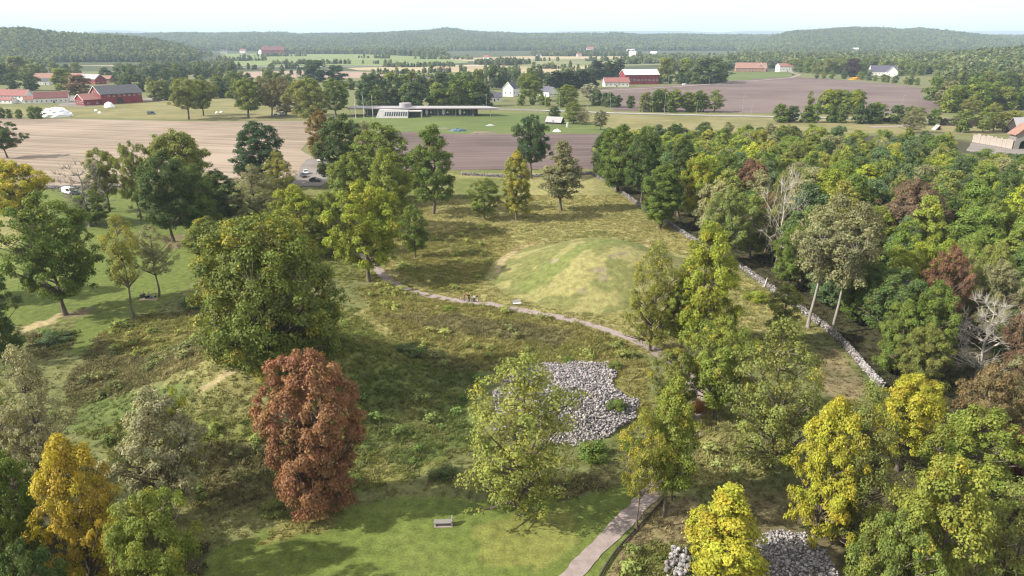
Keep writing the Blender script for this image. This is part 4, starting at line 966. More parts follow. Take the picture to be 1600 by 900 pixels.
# ------------------------------------------------------------------ stones: cairns and dry stone walls
ico_v = []; g_ = (1 + 5 ** .5) / 2
for a in (-1, 1):
    for b in (-g_, g_): ico_v += [(0, a, b), (a, b, 0), (b, 0, a)]
bm = bmesh.new(); bmesh.ops.create_icosphere(bm, subdivisions=1, radius=1); bm.verts.ensure_lookup_table()
ICO_V = np.array([v.co[:] for v in bm.verts]); ICO_F = np.array([[v.index for v in f.verts] for f in bm.faces]); bm.free()
def stones(name, P, size, seed, base=(.265, .242, .24)):
    r = np.random.default_rng(seed); n = len(P); k = len(ICO_V)
    s = size[:, None, None] * r.uniform(.55, 1.15, (n, 1, 3)) * r.uniform(.75, 1.2, (n, k, 1)); v = ICO_V[None] * s
    q = r.normal(size=(n, 4)); q /= np.linalg.norm(q, axis=1, keepdims=True); w, x, y, z = q.T
    Rm = np.stack([1-2*(y*y+z*z), 2*(x*y-z*w), 2*(x*z+y*w), 2*(x*y+z*w), 1-2*(x*x+z*z), 2*(y*z-x*w), 2*(x*z-y*w), 2*(y*z+x*w), 1-2*(x*x+y*y)], 1).reshape(n, 3, 3)
    v = np.einsum('nij,nkj->nki', Rm, v) + P[:, None]
    F = (ICO_F[None] + (np.arange(n) * k)[:, None, None]).reshape(-1, 3)
    me = np_mesh(name, v.reshape(-1, 3), F); c = np.array(base) * r.uniform(.4, 1.5, (n, 1)) * (1 + r.normal(size=(n, 3)) * .03)
    add_attr(me, 'col', np.concatenate([np.repeat(c, k, 0), np.ones((n * k, 1))], 1), 'FLOAT_COLOR'); me.materials.append(M['stone']); return me
def stone_unit(seed):
    return stones("stone", np.zeros((1, 3)), np.array([1.0]), seed)
UNITS = [stone_unit(500 + i) for i in range(8)]
def single_stone(parent, p, s, rnd):
    o = bpy.data.objects.new("stone", rnd.choice(UNITS)); COL.objects.link(o); o.parent = parent; o.location = p; o.scale = (s, s, s * .8); o.rotation_euler = (rnd.uniform(0, 6), rnd.uniform(0, 6), rnd.uniform(0, 6)); return o
def cairn(name, cx, cy_, outline, n, seed, label, smin=.10, smax=.26, big=24):
    r = np.random.default_rng(seed); rnd = random.Random(seed)
    wp = [at(*p)[:2] for p in outline]; lo = np.min(wp, 0); hi = np.max(wp, 0); X = r.uniform(lo, hi, (n * 3, 2)); jx = fbm(X[:, 0], X[:, 1], 3, 4) * .9
    m = inside(X[:, 0] + jx, X[:, 1] + jx, wp); X = X[m][:n]
    e = empty(name, (cx, cy_, Z1(cx, cy_)), 0, label, "cairn"); size = smin + (smax - smin) * r.random(len(X)) ** 2.2
    z = Z(X[:, 0], X[:, 1]) + size * .1 + r.random(len(X)) ** 1.5 * .42 + .25 * fbm(X[:, 0], X[:, 1], 2.5, 6); z = np.maximum(z, Z(X[:, 0], X[:, 1]) - .05)
    P = np.stack([X[:, 0], X[:, 1], z], 1) - np.array(e.location)
    o = link("stone_heap", stones("stone_heap", P, size, seed), None, e); o["kind"] = "stuff"
    for i in range(big):
        q = X[rnd.randrange(len(X))]; single_stone(e, (q[0] - cx, q[1] - cy_, Z1(*q) + .4 - e.location.z), rnd.uniform(.3, .42), rnd)
    return e
cairn("stone_cairn", 6, 87.5, [(765, 650), (775, 610), (800, 580), (850, 569), (950, 568), (962, 588), (955, 606), (972, 620), (1000, 632), (995, 655), (955, 680), (920, 698), (885, 697), (850, 692), (800, 690), (772, 680)], 16000, 3, "large heap of pale grey stones right of centre")
cairn("stone_cairn", 28.5, 53, [(1150, 880), (1175, 845), (1215, 834), (1260, 838), (1295, 860), (1310, 920), (1300, 980), (1160, 980), (1140, 930)], 7500, 4, "smaller heap of pale stones at the bottom right edge", .09, .22, 16)
cairn("stone_scatter", 15.3, 54.5, [(1042, 900), (1046, 868), (1060, 850), (1078, 858), (1080, 890), (1066, 905)], 160, 5, "few loose stones left of the small golden tree at bottom", .15, .4, 6)
def stone_wall(name, pts, label, width=.8, height=.9, size=.21, seed=1, units=0, flat=False):
    line = line_flat(pts, .31) if flat else polyline(pts, .31)
    r = np.random.default_rng(seed); d = np.gradient(line, axis=0); d /= np.linalg.norm(d, axis=1, keepdims=True); nr = np.stack([-d[:, 1], d[:, 0]], 1)
    c0 = line[0]; e = empty(name, (c0[0], c0[1], Z1(*c0)), 0, label, "wall"); P = []
    for off, z in [(-.5, .15), (-.46, .5), (-.38, .85), (.5, .15), (.46, .5), (.38, .85), (-.22, 1.0), (.22, 1.0), (0, 1.03)]:
        q = line + nr * off * width + r.normal(size=line.shape) * .09; P.append(np.concatenate([q, (Z(q[:, 0], q[:, 1]) + z * height + r.normal(size=len(q)) * .07)[:, None]], 1))
    P = np.concatenate(P) - np.array(e.location); r.shuffle(P); own = []
    if units:      # the stones nearest the camera are pieces of their own
        o = np.argsort(np.linalg.norm(P + np.array(e.location) - np.array([0, 0, CAM_H]), axis=1)); own = P[o[:units]]; P = P[o[units:]]
        rnd = random.Random(seed)
        for p in own: single_stone(e, tuple(p), rnd.uniform(.16, .28), rnd)
    s = link("stonework", stones("stonework", P, r.uniform(.75, 1.3, len(P)) * size, seed, (.19, .172, .163)), None, e); s["kind"] = "stuff"
    core = []   # rubble core so that no light passes through
    mb = MB()
    st = line[::5]
    for a, b in zip(st[:-1], st[1:]):
        dd = (b - a) / np.linalg.norm(b - a); n2 = np.array([-dd[1], dd[0]]) * width * .36; zz = max(Z1(*a), Z1(*b)); zl = min(Z1(*a), Z1(*b))
        q = [a - n2, b - n2, b + n2, a + n2]; O = e.location
        mb.add([(p[0] - O.x, p[1] - O.y, zl - .3 - O.z) for p in q] + [(p[0] - O.x, p[1] - O.y, zz + height * .85 - O.z) for p in q], [(0,3,2,1),(4,5,6,7),(0,1,5,4),(1,2,6,5),(2,3,7,6),(3,0,4,7)])
    mb.build("rubble_core", M['concrete'], e); return e
stone_wall("dry_stone_wall", [(926, 273), (960, 294), (996, 320), (1040, 348), (1080, 374), (1150, 414), (1205, 453), (1240, 478), (1275, 503), (1300, 522), (1335, 558), (1376, 606)], "long pale dry stone wall between the meadow and the wood", seed=1, units=220)
stone_wall("dry_stone_wall", [(722, 273), (800, 277), (870, 275), (924, 272)], "low dark stone wall along the near edge of ploughed field", 1.1, .8, .32, seed=2)
stone_wall("dry_stone_wall", [(-60, 296), (50, 295), (100, 295), (200, 293)], "low dark stone wall between left lawn and stubble field", 1.1, .9, .34, seed=3)
# ------------------------------------------------------------------ buildings
def win(parent, p, w, h, axis, sgn, frame=None):
    """window on a wall; axis 'x': wall runs along x and faces sgn*y, axis 'y': wall runs along y and faces sgn*x"""
    fr = MB(); t = .12; d = .08
    for (a0, a1, b0, b1) in ((-w/2, w/2, -h/2, -h/2+t), (-w/2, w/2, h/2-t, h/2), (-w/2, -w/2+t, -h/2+t, h/2-t), (w/2-t, w/2, -h/2+t, h/2-t), (-t/3, t/3, -h/2+t, h/2-t)):
        fr.box(a0, a1, -.02, d, b0, b1)
    f = fr.build("window", frame or M['white_paint'], parent); f.location = p
    f.rotation_euler = (0, 0, {('x', 1): 0, ('x', -1): math.pi, ('y', 1): -math.pi/2, ('y', -1): math.pi/2}[(axis, sgn)])
    MB().box(-w/2+t, w/2-t, -.01, .03, -h/2+t, h/2-t).build("pane", M['glass'], f)
    return f
def gable(parent, x0, x1, y0, y1, hw, hr, wall, roof, over=.5, trim=True, nwin=(5, 2), door=True, wz=None, ww=1.2, wh=1.4, chimney=False, names=("wall", "roof"), skip_left=False):
    yc = (y0 + y1) / 2; W = y1 - y0
    MB().prism([(y0, -.3), (y1, -.3), (y1, hw), (yc, hr), (y0, hw)], x0, x1, 'x').build(names[0], wall, parent)
    t = .22; k = (hr - hw) / (W / 2); m = MB()
    for s in (-1, 1):
        e = yc + s * (W / 2 + over); ez = hw - k * over
        m.prism([(yc, hr + .02), (e, ez + .02), (e, ez + t), (yc, hr + t + .05)], x0 - over, x1 + over, 'x')
    r = m.build(names[1], roof, parent)
    if trim:
        for xx in (x0 - over - .06, x1 + over + .01):
            b = MB()
            for s in (-1, 1):
                e = yc + s * (W / 2 + over); ez = hw - k * over; b.prism([(yc, hr - .18), (e, ez - .2), (e, ez + t + .05), (yc, hr + t + .1)], xx, xx + .05, 'x')
            b.build("bargeboard", M['white_paint'], r)
    if chimney: MB().box((x0+x1)/2 - .5, (x0+x1)/2 + .4, yc - .4, yc + .4, hr - .6, hr + 1.3).build("chimney", M['roof_tile'], r)
    z = wz or min(hw * .55, 1.7)
    for i in range(nwin[0]):
        x = x0 + (x1 - x0) * (i + .5) / nwin[0]
        win(parent, (x, y0, z), ww, wh, 'x', -1)
    for i in range(nwin[1]):
        y = y0 + W * (i + .5) / nwin[1]
        if not skip_left: win(parent, (x0, y, z), ww, wh, 'y', -1)
        win(parent, (x1, y, z), ww, wh, 'y', 1)
    if door:
        d = MB().box(-.55, .55, -.05, .06, 0, 2.1).build("door", M['dark_wood'], parent); d.location = (x0 + (x1-x0) * (.5 + .5 / max(1, nwin[0])) if nwin[0] % 2 else (x0+x1)/2, y0 - .03, 0)
        MB().box(.35, .45, -.1, -.05, .95, 1.05).build("handle", M['metal'], d)
    return r
def place(px, py): 
    p = at(px, py, flat=True); return (p[0], p[1], .0)
# red barn: big body with dark roof, lower wing with red roof towards the camera
barn = empty("red_barn", place(176, 161), R_(50), "large red barn with dark roof and lower red roofed wing", "barn")
gable(barn, -12, 20, -11, 11, 8.2, 14.2, M['red_paint'], M['roof_dark'], .8, True, (0, 0), False, skip_left=True)
for i in range(7): win(barn, (-6 + i * 4, -11, 6.6), 1.6, 1.2, 'x', -1)
for i, yy in enumerate((-5, 0, 5)): win(barn, (-12, yy, 9.3), 1.6, 1.4, 'y', -1)
gable(barn, -25, -12.1, -10, 8, 4.6, 8.6, M['red_paint'], M['roof_red'], .7, True, (2, 0), False, ww=1.6, wh=1.3, names=("wing_wall", "wing_roof"))
for i in range(3): win(barn, (-25, -6.5 + i * 5, 2.4), 2.6, 1.6, 'y', -1)
d = MB().box(-2.4, 2.4, -.06, .06, 0, 5).build("barn_door", M['dark_wood'], barn); d.location = (2, -11.1, 0)
MB().box(-.1, .1, -.12, -.06, 1, 1.6).build("handle", M['metal'], d)
h = empty("farmhouse", place(22, 160), R_(-8), "long white farmhouse with red roof at the left edge", "house")
gable(h, -24, 16, -5, 5, 6.2, 10.4, M['white_paint'], M['roof_red'], .5, True, (12, 2), True, wz=4.6, chimney=True)
for i in range(11): win(h, (-22 + i * 3.5, -5, 1.7), 1.2, 1.4, 'x', -1)
gable(h, -8, 8, -11, -5.1, 2.8, 4.6, M['white_paint'], M['roof_red'], .3, False, (4, 0), False, names=("annex_wall", "annex_roof"))
h = empty("farmhouse", place(83, 160), R_(24), "white house with dark red roof right of the long farmhouse", "house")
gable(h, -12, 12, -6, 6, 4.2, 8.6, M['white_paint'], M['roof_dark_red'], .5, True, (7, 2), True)
gable(h, -20, -12.1, -4, 5, 3, 5.4, M['white_paint'], M['roof_red'], .4, False, (2, 1), False, names=("annex_wall", "annex_roof"))
h = empty("farm_building", place(100, 129), R_(4), "long brick coloured farm building with tiled roof behind the white farmhouse", "barn")
gable(h, -32, 26, -7, 7, 5.5, 11, M['roof_tile'], M['roof_tile'], .5, False, (14, 1), True)
gable(h, 30, 58, -6, 6, 4.5, 8, M['roof_tile'], M['roof_tile'], .5, False, (6, 1), False, names=("annex_wall", "annex_roof"))
h = empty("farm_building", place(146, 131), R_(-25), "red farm building with grey roof behind the brown tree", "barn")
gable(h, -16, 14, -7, 7, 6, 11, M['red_paint'], M['roof_grey'], .5, True, (6, 2), True)
h = empty("farmhouse", place(72, 132), 0, "small white house half hidden behind the farmhouse trees", "house")
gable(h, -6, 6, -4, 4, 4, 7, M['white_paint'], M['roof_dark'], .4, True, (3, 1), True)
HS = [ # px, base row, half length, half width, wall, ridge, rot, wall mat, roof mat, name, label
 (772, 158, 6.3, 4, 3.6, 7, 8, 'white_paint', 'roof_slate', 'house', "small white house with slate roof beyond the long building"),
 (800, 150, 8, 5.5, 7.5, 13, 62, 'white_paint', 'roof_dark', 'house', "tall white gabled house left of the light green tree"),
 (857, 150, 8, 5, 4.5, 8.5, -60, 'white_paint', 'roof_slate', 'house', "white house half hidden right of the light green tree"),
 (775, 133, 9, 5, 5.5, 10, 15, 'roof_tile', 'roof_slate', 'house', "dark roofed house above the small white house"),
 (655, 136, 12, 5, 5, 10.5, -12, 'white_paint', 'roof_slate', 'house', "slate roofed house hidden in the tree belt"),
 (962, 135, 14, 6, 5, 9.5, 4, 'white_paint', 'roof_red', 'house', "low white house with red roof before the red building"),
 (998, 131, 21, 11, 11, 16.5, 10, 'red_paint', 'roof_metal', 'barn', "tall red farm building with bright metal roof"),
 (1172, 112, 24, 8, 6, 14, -10, 'roof_tile', 'roof_tile', 'house', "brick coloured house with hipped tiled roof by the green field"),
 (1190, 112, 10, 8, 6, 13, 60, 'roof_tile', 'roof_tile', 'house', "brick coloured side house right of the tiled house"),
 (1227, 112, 14, 8, 9, 13, 5, 'white_paint', 'roof_red', 'house', "pale pink tinted house behind the green field"),
 (1378, 118, 18, 8, 6, 14, -8, 'white_paint', 'roof_slate', 'villa', "white villa with large purple slate roof beyond the brown field"),
 (1392, 119, 8, 7, 6, 13, 70, 'white_paint', 'roof_slate', 'villa', "projecting wing of the white slate roofed villa"),
 (1495, 116, 16, 9, 14, 19, 15, 'white_paint', 'roof_metal', 'house', "tall white house among the trees on the right"),
 (1500, 106, 10, 9, 12, 18, 70, 'roof_tile', 'roof_red', 'house', "brick chimneyed house behind the tall white house"),
 (428, 84.5, 40, 14, 14, 26, 4, 'red_paint', 'roof_dark_red', 'barn', "small red farm far away at the foot of the wooded hill"),
 (411, 84.5, 12, 10, 9, 17, 60, 'white_paint', 'roof_dark', 'house', "white house beside the far red farm"),
 (867, 193, 5, 3, 1.4, 4, -25, 'dark_wood', 'roof_grey', 'shed', "low grey roofed shed on the lawn near the road"),
]
for px_, py_, hl, hwid, wh_, rh, rot, wm, rm, nm, lab in HS:
    e = empty(nm, place(px_, py_), R_(rot), lab, nm if nm != 'villa' else 'house')
    k = max(1, int(hl / 2.2)); gable(e, -hl, hl, -hwid, hwid, wh_, rh, M[wm], M[rm], .5, nm != 'shed', (0 if nm == 'shed' else min(9, k), 0 if nm == 'shed' else 2), True, chimney=(nm in ('house', 'villa')), ww=1.5 if wh_ < 10 else 2.4, wh=1.5 if wh_ < 10 else 2.2, wz=wh_ * .45)
# far white dots of houses in the hills
for i, (px_, D, L_, nm_, lab) in enumerate([
 (15, 1750, 16, 'roof_dark', "white house in the left hill wood nearest the left edge"), (68, 1790, 13, 'roof_metal', "white house on the left wooded hill right of another"), (350, 2700, 22, 'roof_dark', "white house in the far valley left of the red farm"),
 (380, 2800, 22, 'roof_red', "pale house in the far valley just left of red farm"), (922, 3000, 30, 'roof_red', "far house with a pink red roof in the central wood"), (985, 2500, 26, 'roof_metal', "long pale far house above the marsh meadow"),
 (988, 2250, 22, 'roof_metal', "white far house right above the straw field"), (1021, 2300, 20, 'roof_metal', "white far house in the wood edge right of the straw field"), (1036, 2300, 16, 'roof_dark', "small white far house beside another at the wood edge"),
 (1216, 2700, 22, 'roof_metal', "white far house below the right hand hill"), (1335, 2800, 26, 'roof_metal', "pale far house in the trees under the right hand hill"), (1480, 1150, 12, 'roof_metal', "pale roof among the trees above the tall white house"), (1583, 1180, 10, 'roof_red', "small pale house in the wooded slope at right edge"),
 (305, 2500, 18, 'roof_red', "far farmhouse at the left end of the light green field"), (468, 2650, 16, 'roof_dark', "far white house right of the red farm"), (760, 1900, 15, 'roof_red', "small far house at the tan field's left end"), (842, 2150, 16, 'roof_dark', "small white far house before the straw field"),
 (905, 2250, 15, 'roof_red', "small far house with red roof by the straw field"), (1075, 2050, 16, 'roof_dark', "far white house behind the green field trees"), (1128, 1850, 14, 'roof_red', "far house left of the brick coloured house"), (245, 1320, 12, 'roof_dark', "white house in the trees above the red barn"), (690, 1150, 11, 'roof_red', "house with red roof among the hedges behind the long building")]):
    x = (px_ - 800) / FPX * (D * CP + 17); e = empty("house", (x, D, Z1(x, D)), R_(10 * (i % 3) - 10), lab, "house")
    gable(e, -L_/2, L_/2, -L_*.3, L_*.3, L_*.42, L_*.72, M['white_paint'], M[nm_], .5, False, (4, 2), True, wz=L_*.22, ww=L_*.08, wh=L_*.1)

# long low visitor building
def visitor_building():
    c = place(657, 181); e = empty("visitor_building", c, 0, "long low flat roofed building with glass walls and concrete front", "building")
    s = depth(*c) / FPX      # metres per pixel there
    x0, x1 = (546 - 657) * s, (768 - 657) * s
    MB().prism([(x0, -5), (x1 + 6, -5), (x1 - 4, 11), (x0, 11)], 5.2, 5.8, 'z').build("roof", M['roof_grey'], e)
    MB().prism([(x0 + .4, -4.6), (x1 + 4.6, -4.6), (x1 - 4.4, 10.6), (x0 + .4, 10.6)], 4.8, 5.19, 'z').build("timber_soffit", M['roof_tile'], e)
    MB().box(x0 + 10, x1 - 10, 6, 10, -.2, 4.79).build("wall", M['roof_tile'], e)
    n = 30
    for i in range(n):
        a = x0 + 12 + (x1 - x0 - 24) * i / n; b = x0 + 12 + (x1 - x0 - 24) * (i + 1) / n
        MB().box(a + .08, b - .08, -.05, .05, .3, 4.7).build("pane", M['glass'], e)
    for i in range(n + 1):
        a = x0 + 12 + (x1 - x0 - 24) * i / n; MB().box(a - .07, a + .07, -.12, .12, 0, 4.79).build("mullion", M['lamp_grey'], e)
    MB().box(x0 + 11.8, x1 - 11.8, -.2, .2, -.2, .29).build("plinth", M['concrete'], e)
    for i in range(9):
        a = x0 + 1.5 + (x1 - x0 - 2) * i / 8; MB().tube([(a, -4, -.2), (a, -4, 4.85)], [.14, .14], 8).build("column", M['lamp_grey'], e)
    for i, px_ in enumerate((667, 693, 719)):
        a = (px_ - 657) * s
        t = np.linspace(0, 2 * math.pi, 13)[:-1]; MB().prism([(a + 1.0 * math.cos(q), 2.7 + 2.0 * math.sin(q)) for q in t], -.35, -.2, 'y').build("banner", M['white_paint'], e)
        b = a + 3.0; MB().prism([(b - .9, 2.4), (b - .3, 2.7), (b, 3.5), (b + .3, 2.7), (b + .9, 2.4), (b + .3, 2.1), (b, 1.3), (b - .3, 2.1)], -.35, -.2, 'y').build("star_emblem", M['white_paint'], e)
    # round drum and wedge shaped concrete front
    dx = (634 - 657) * s
    m = MB(); q = [(dx + 4.2 * math.cos(t), 1 + 4.2 * math.sin(t)) for t in np.linspace(0, 2 * math.pi, 25)[:-1]]; m.prism(q, 5.81, 8.6, 'z'); m.build("drum", M['roof_grey'], e)
    a, b = (593 - 657) * s, (642 - 657) * s
    fr = MB(); fr.add([(a, -15, -.3), (b, -15, -.3), (b, -5.2, -.3), (a, -5.2, -.3), (a + 2.2, -12.4, 5.2), (b, -12.4, 4.6), (b, -5.2, 4.6), (a + 2.2, -5.2, 5.2)], [(0,3,2,1),(4,5,6,7),(0,1,5,4),(1,2,6,5),(2,3,7,6),(3,0,4,7)])
    f = fr.build("concrete_front", M['concrete'], e)
    for i in range(11):
        x = a + 6 + i * 1.55; z0, z1 = 1.2, 3.9; yy = lambda z: -15 + (z + .3) / 5.2 * 2.6 - .06
        MB().add([(x, yy(z0), z0), (x + .95, yy(z0), z0), (x + 1.35, yy(z1), z1), (x + .4, yy(z1), z1), (x, yy(z0) + .3, z0), (x + .95, yy(z0) + .3, z0), (x + 1.35, yy(z1) + .3, z1), (x + .4, yy(z1) + .3, z1)], [(0,1,2,3),(7,6,5,4),(0,4,5,1),(1,5,6,2),(2,6,7,3),(3,7,4,0)]).build("slit_window", M['glass'], f)
    g0, g1 = b + .2, (662 - 657) * s
    MB().box(g0, g1, -12, -5.2, 3.8, 4.4).build("porch_roof", M['concrete'], e)
    for i in range(4):
        x = g0 + (g1 - g0 - .8) * i / 4; MB().box(x + .1, x + (g1 - g0) / 4 - .1, -9, -8.9, .1, 3.75).build("porch_pane", M['glass'], e)
    MB().box(g1 - .5, g1, -11.5, -5.4, -.2, 3.78).build("porch_wall", M['concrete'], e)
visitor_building()
# timber gate, pale plank fence, dark palisade
g = empty("timber_gate", place(1593, 232), R_(-8), "timber gatehouse with steep gable and arched opening at the right edge", "gate")
mm = MB()
arch = [(-.9 * math.cos(t) * 2.2, 2.4 + 1.9 * math.sin(t)) for t in np.linspace(0, math.pi, 9)]
for (a, b) in zip(arch[:-1], arch[1:]): mm.prism([a, b, (b[0], 7.2), (a[0], 7.2)], -3, 3, 'y')
mm.box(-4.2, -1.98, -3, 3, -.2, 7.2); mm.box(1.98, 4.2, -3, 3, -.2, 7.2); mm.build("wall", M['wood_grey'], g)
MB().box(-1.9, 1.9, 1.2, 1.4, -.2, 4.2).build("door", M['dark_wood'], g)
r = MB()
for s in (-1, 1): r.prism([(0, 11.4), (s * 5.2, 6.6), (s * 5.2, 6.95), (0, 11.8)], -3.8, 3.8, 'y')
r.build("roof", M['roof_tile'], g)
MB().prism([(-4.2, 7.22), (4.2, 7.22), (0, 11.0)], -2.9, 2.9, 'y').build("gable_panel", M['roof_tile'], g)
for s in (-1, 1): MB().prism([(s*.1, 11.2), (s*4.4, 7.3), (s*4.4, 7.7), (s*.1, 11.6)], -3.95, -3.82, 'y').build("bargeboard", M['wood'], g)
MB().box(-3.6, 3.6, -3.2, -2.95, 7.9, 8.25).build("tie_beam", M['wood'], g)
def plank_fence(name, a, b, n, h, mat, label, t=.16, var=.15, seed=3):
    rnd = random.Random(seed); A = np.array(place(*a)); B = np.array(place(*b)); d = B - A; Ln = np.linalg.norm(d); e = empty(name, tuple(A), math.atan2(d[1], d[0]), label, "fence"); w = Ln / n
    ms = [MB().box(.03, w - .03, -t, t, -.2, h * k).mesh("plank") for k in (1 - var * .5, 1, 1 + var * .4)]
    for m_ in ms: m_.materials.append(mat)
    for i in range(n):
        o = bpy.data.objects.new("plank", rnd.choice(ms)); COL.objects.link(o); o.parent = e; o.location = (i * w, rnd.uniform(-.06, .06), 0)
    m2 = MB().box(0, Ln, t + .1, t + .25, h * .3, h * .36).box(0, Ln, t + .1, t + .25, h * .75, h * .81); m2.build("rail", mat, e); return e
plank_fence("plank_fence", (1519, 222), (1581, 233), 20, 4.3, M['plastic_white'] if False else plain('pale_plank', (.36, .31, .27), (.28, .24, .21), 1, .85, stretch=(2, 2, .4)), "pale vertical plank fence left of the timber gate")
plank_fence("palisade", (1468, 196), (1528, 198), 26, 4.2, M['dark_wood'], "dark timber palisade right of the gravel driveway")
plank_fence("palisade", (1572, 200), (1640, 203), 24, 4.6, M['dark_wood'], "dark timber palisade behind the timber gate")
plank_fence("palisade", (1366, 190.5), (1418, 192), 18, 3.0, M['dark_wood'], "low dark timber fence beside the main road")
hall = empty("timber_hall", place(1588, 208), R_(0), "grey roofed timber hall behind the gate at the right edge", "building")
gable(hall, -3, 22, -5, 5, 3, 8.5, M['dark_wood'], M['roof_grey'], .8, False, (0, 0), True)
tent = empty("wooden_tent", place(1462, 203), R_(0), "pale triangular wooden shelter at the driveway", "shelter")
MB().prism([(-1.7, 0), (-1.3, 0), (1.2, 2.9), (.9, 3.0)], -2, 2, 'y').build("side_panel", M['roof_grey'], tent); MB().prism([(2.5, 0), (2.2, 0), (.95, 2.9), (1.25, 3.0)], -2, 2, 'y').build("side_panel", M['wood'], tent)

# white wrapped heaps, tarpaulin, spoil heap, sculptures
M['yard_soil'] = plain('yard_soil', (.2, .165, .125), (.13, .11, .08), 1.2, .95, .4)
def heap(name, px_, py_, rx, ry, h, mat, label, cat, seed, flat=.6, nseg=18, rings=6, lump=.2):
    r = random.Random(seed); e_ = place(px_, py_); V = []; F = []
    for j in range(rings + 1):
        t = j / rings; rad = (1 - t) ** flat if j < rings else 0
        for i in range(nseg):
            a = 2 * math.pi * i / nseg; k = rad * (1 + r.uniform(-lump, lump) * .6); V.append((rx * k * math.cos(a), ry * k * math.sin(a), h * (t ** .75) * (1 + r.uniform(-lump, lump) * .5) - .05))
    for j in range(rings):
        for i in range(nseg): F.append((j*nseg+i, j*nseg+(i+1) % nseg, (j+1)*nseg+(i+1) % nseg, (j+1)*nseg+i))
    me = bpy.data.meshes.new(name); me.from_pydata(V, [], F); me.update(); o = link(name, me, mat); o.location = e_; tag(o, label, cat); return o
heap("wrapped_stack", 88, 182, 11, 6, 6.0, M['plastic_white'], "large stack under white plastic at the edge of the stubble field", "stack", 1, .35)
heap("wrapped_stack", 171, 168, 4, 3, 4.2, M['plastic_white'], "small white wrapped stack in front of the red barn wing", "stack", 2, .4)
for i, (a, b, lab) in enumerate([(150, 173.5, "white bale on the pasture, left one of a pair"), (156, 177, "white bale on the pasture, right one of a pair"), (339, 177, "white bale lying between the pasture trees, left"), (346, 176, "white bale lying between the pasture trees, right")]):
    heap("white_bale", a, b, 1.4, 1, 1.3, M['plastic_white'], lab, "bale", 10 + i, .3, 10, 4, .1)
heap("blue_tarpaulin", 716, 205, 5.2, 3, 1.7, M['tarp_blue'], "blue grey tarpaulin covered pile on the lawn", "tarpaulin", 5, .5)
heap("spoil_heap", 755, 208, 8, 3, 1.1, M['yard_soil'], "low heap of pale earth beside the blue tarpaulin", "heap", 6, .6)
heap("spoil_heap", 690, 201, 7, 3, .7, M['yard_soil'], "low tan earth heap left of the blue tarpaulin", "heap", 7, .6)
heap("standing_stone", 887, 199, 1.1, .8, 3.4, M['concrete'], "pale standing stone sculpture on the lawn", "sculpture", 8, .25, 9, 6, .15)
heap("stone_sculpture", 870, 206, 2.6, 1.2, 1.6, M['plastic_white'], "white low sculpture on the lawn by the field", "sculpture", 9, .5, 11, 5, .3)
heap("stone_sculpture", 766, 197, 3, 1, 1.2, M['concrete'], "low grey stone sculpture on the bright green lawn", "sculpture", 19, .5, 11, 5, .3)
heap("flower_bed", 1337, 124.2, 9, 3, 3.2, plain('orange_bloom', (.55, .27, .02), (.4, .17, .02), .6, .9), "orange blooming bed at the top edge of the brown field", "flowers", 29, .5, 12, 5, .4)
# ------------------------------------------------------------------ poles
def pole(px_, base, top, name, label, cat, group, flag=False, lamp=True):
    p = place(px_, base); h = metres(px_, top, 4, p)[0]; e = empty(name, p, 0, label, cat, group)
    MB().tube([(0, 0, -.2), (0, 0, h * .5), (0, 0, h)], [.14, .11, .07], 8).build("post", M['white_paint'] if flag else M['lamp_grey'], e)
    if flag: MB().tube([(0, 0, h), (0, 0, h + .3)], [.2, .2], 8).build("finial", M['lamp_grey'], e)
    elif lamp:
        MB().tube([(0, 0, h - .1), (0, -.9, h + .25), (0, -2.0, h + .3)], [.09, .08, .07], 6).build("arm", M['lamp_grey'], e); MB().box(-.22, .22, -2.9, -1.9, h + .2, h + .42).build("lamp_head", M['lamp_grey'], e)
    return e
for i, (a, lab) in enumerate([(556, "white flagpole, leftmost of three before the long building"), (569, "white flagpole, middle of three before the long building"), (583, "white flagpole, rightmost of three before the long building")]): pole(a, 186, 149, "flagpole", lab, "flagpole", "flagpoles", True)
LP = [(611, 150, 117), (709, 167, 135), (760, 168, 146), (785, 168, 149), (874, 172, 142), (918, 174, 157), (953, 175, 144), (1004, 177, 158), (1038, 177, 145), (1088, 179, 157), (1159, 182, 146), (1174, 179, 160), (1282, 186, 150), (1405, 188, 150), (766, 142, 122), (1044, 136, 119), (1108, 132, 115)]
for i, (a, b, c) in enumerate(sorted(LP)): pole(a, b, c, "street_lamp", f"thin grey street lamp, {ORD[i]} from the left along the roads", "street lamp", "street lamps along the roads")
# guard rail along the road
gr = empty("guard_rail", (road_line[12][0], road_line[12][1] - 5, 0), 0, "pale metal guard rail along the near side of the main road", "guard rail")
rl = [p for p in road_line if 20 < p[0] < 330]; o0 = gr.location
MB().tube([(p[0] - o0.x, p[1] - 4.6 - o0.y, .72) for p in rl], [.14] * len(rl), 4).build("rail", M['roof_metal'], gr)
for p in rl: MB().box(p[0] - o0.x - .06, p[0] - o0.x + .06, p[1] - 4.45 - o0.y, p[1] - 4.3 - o0.y, -.2, .8).build("post", M['lamp_grey'], gr)

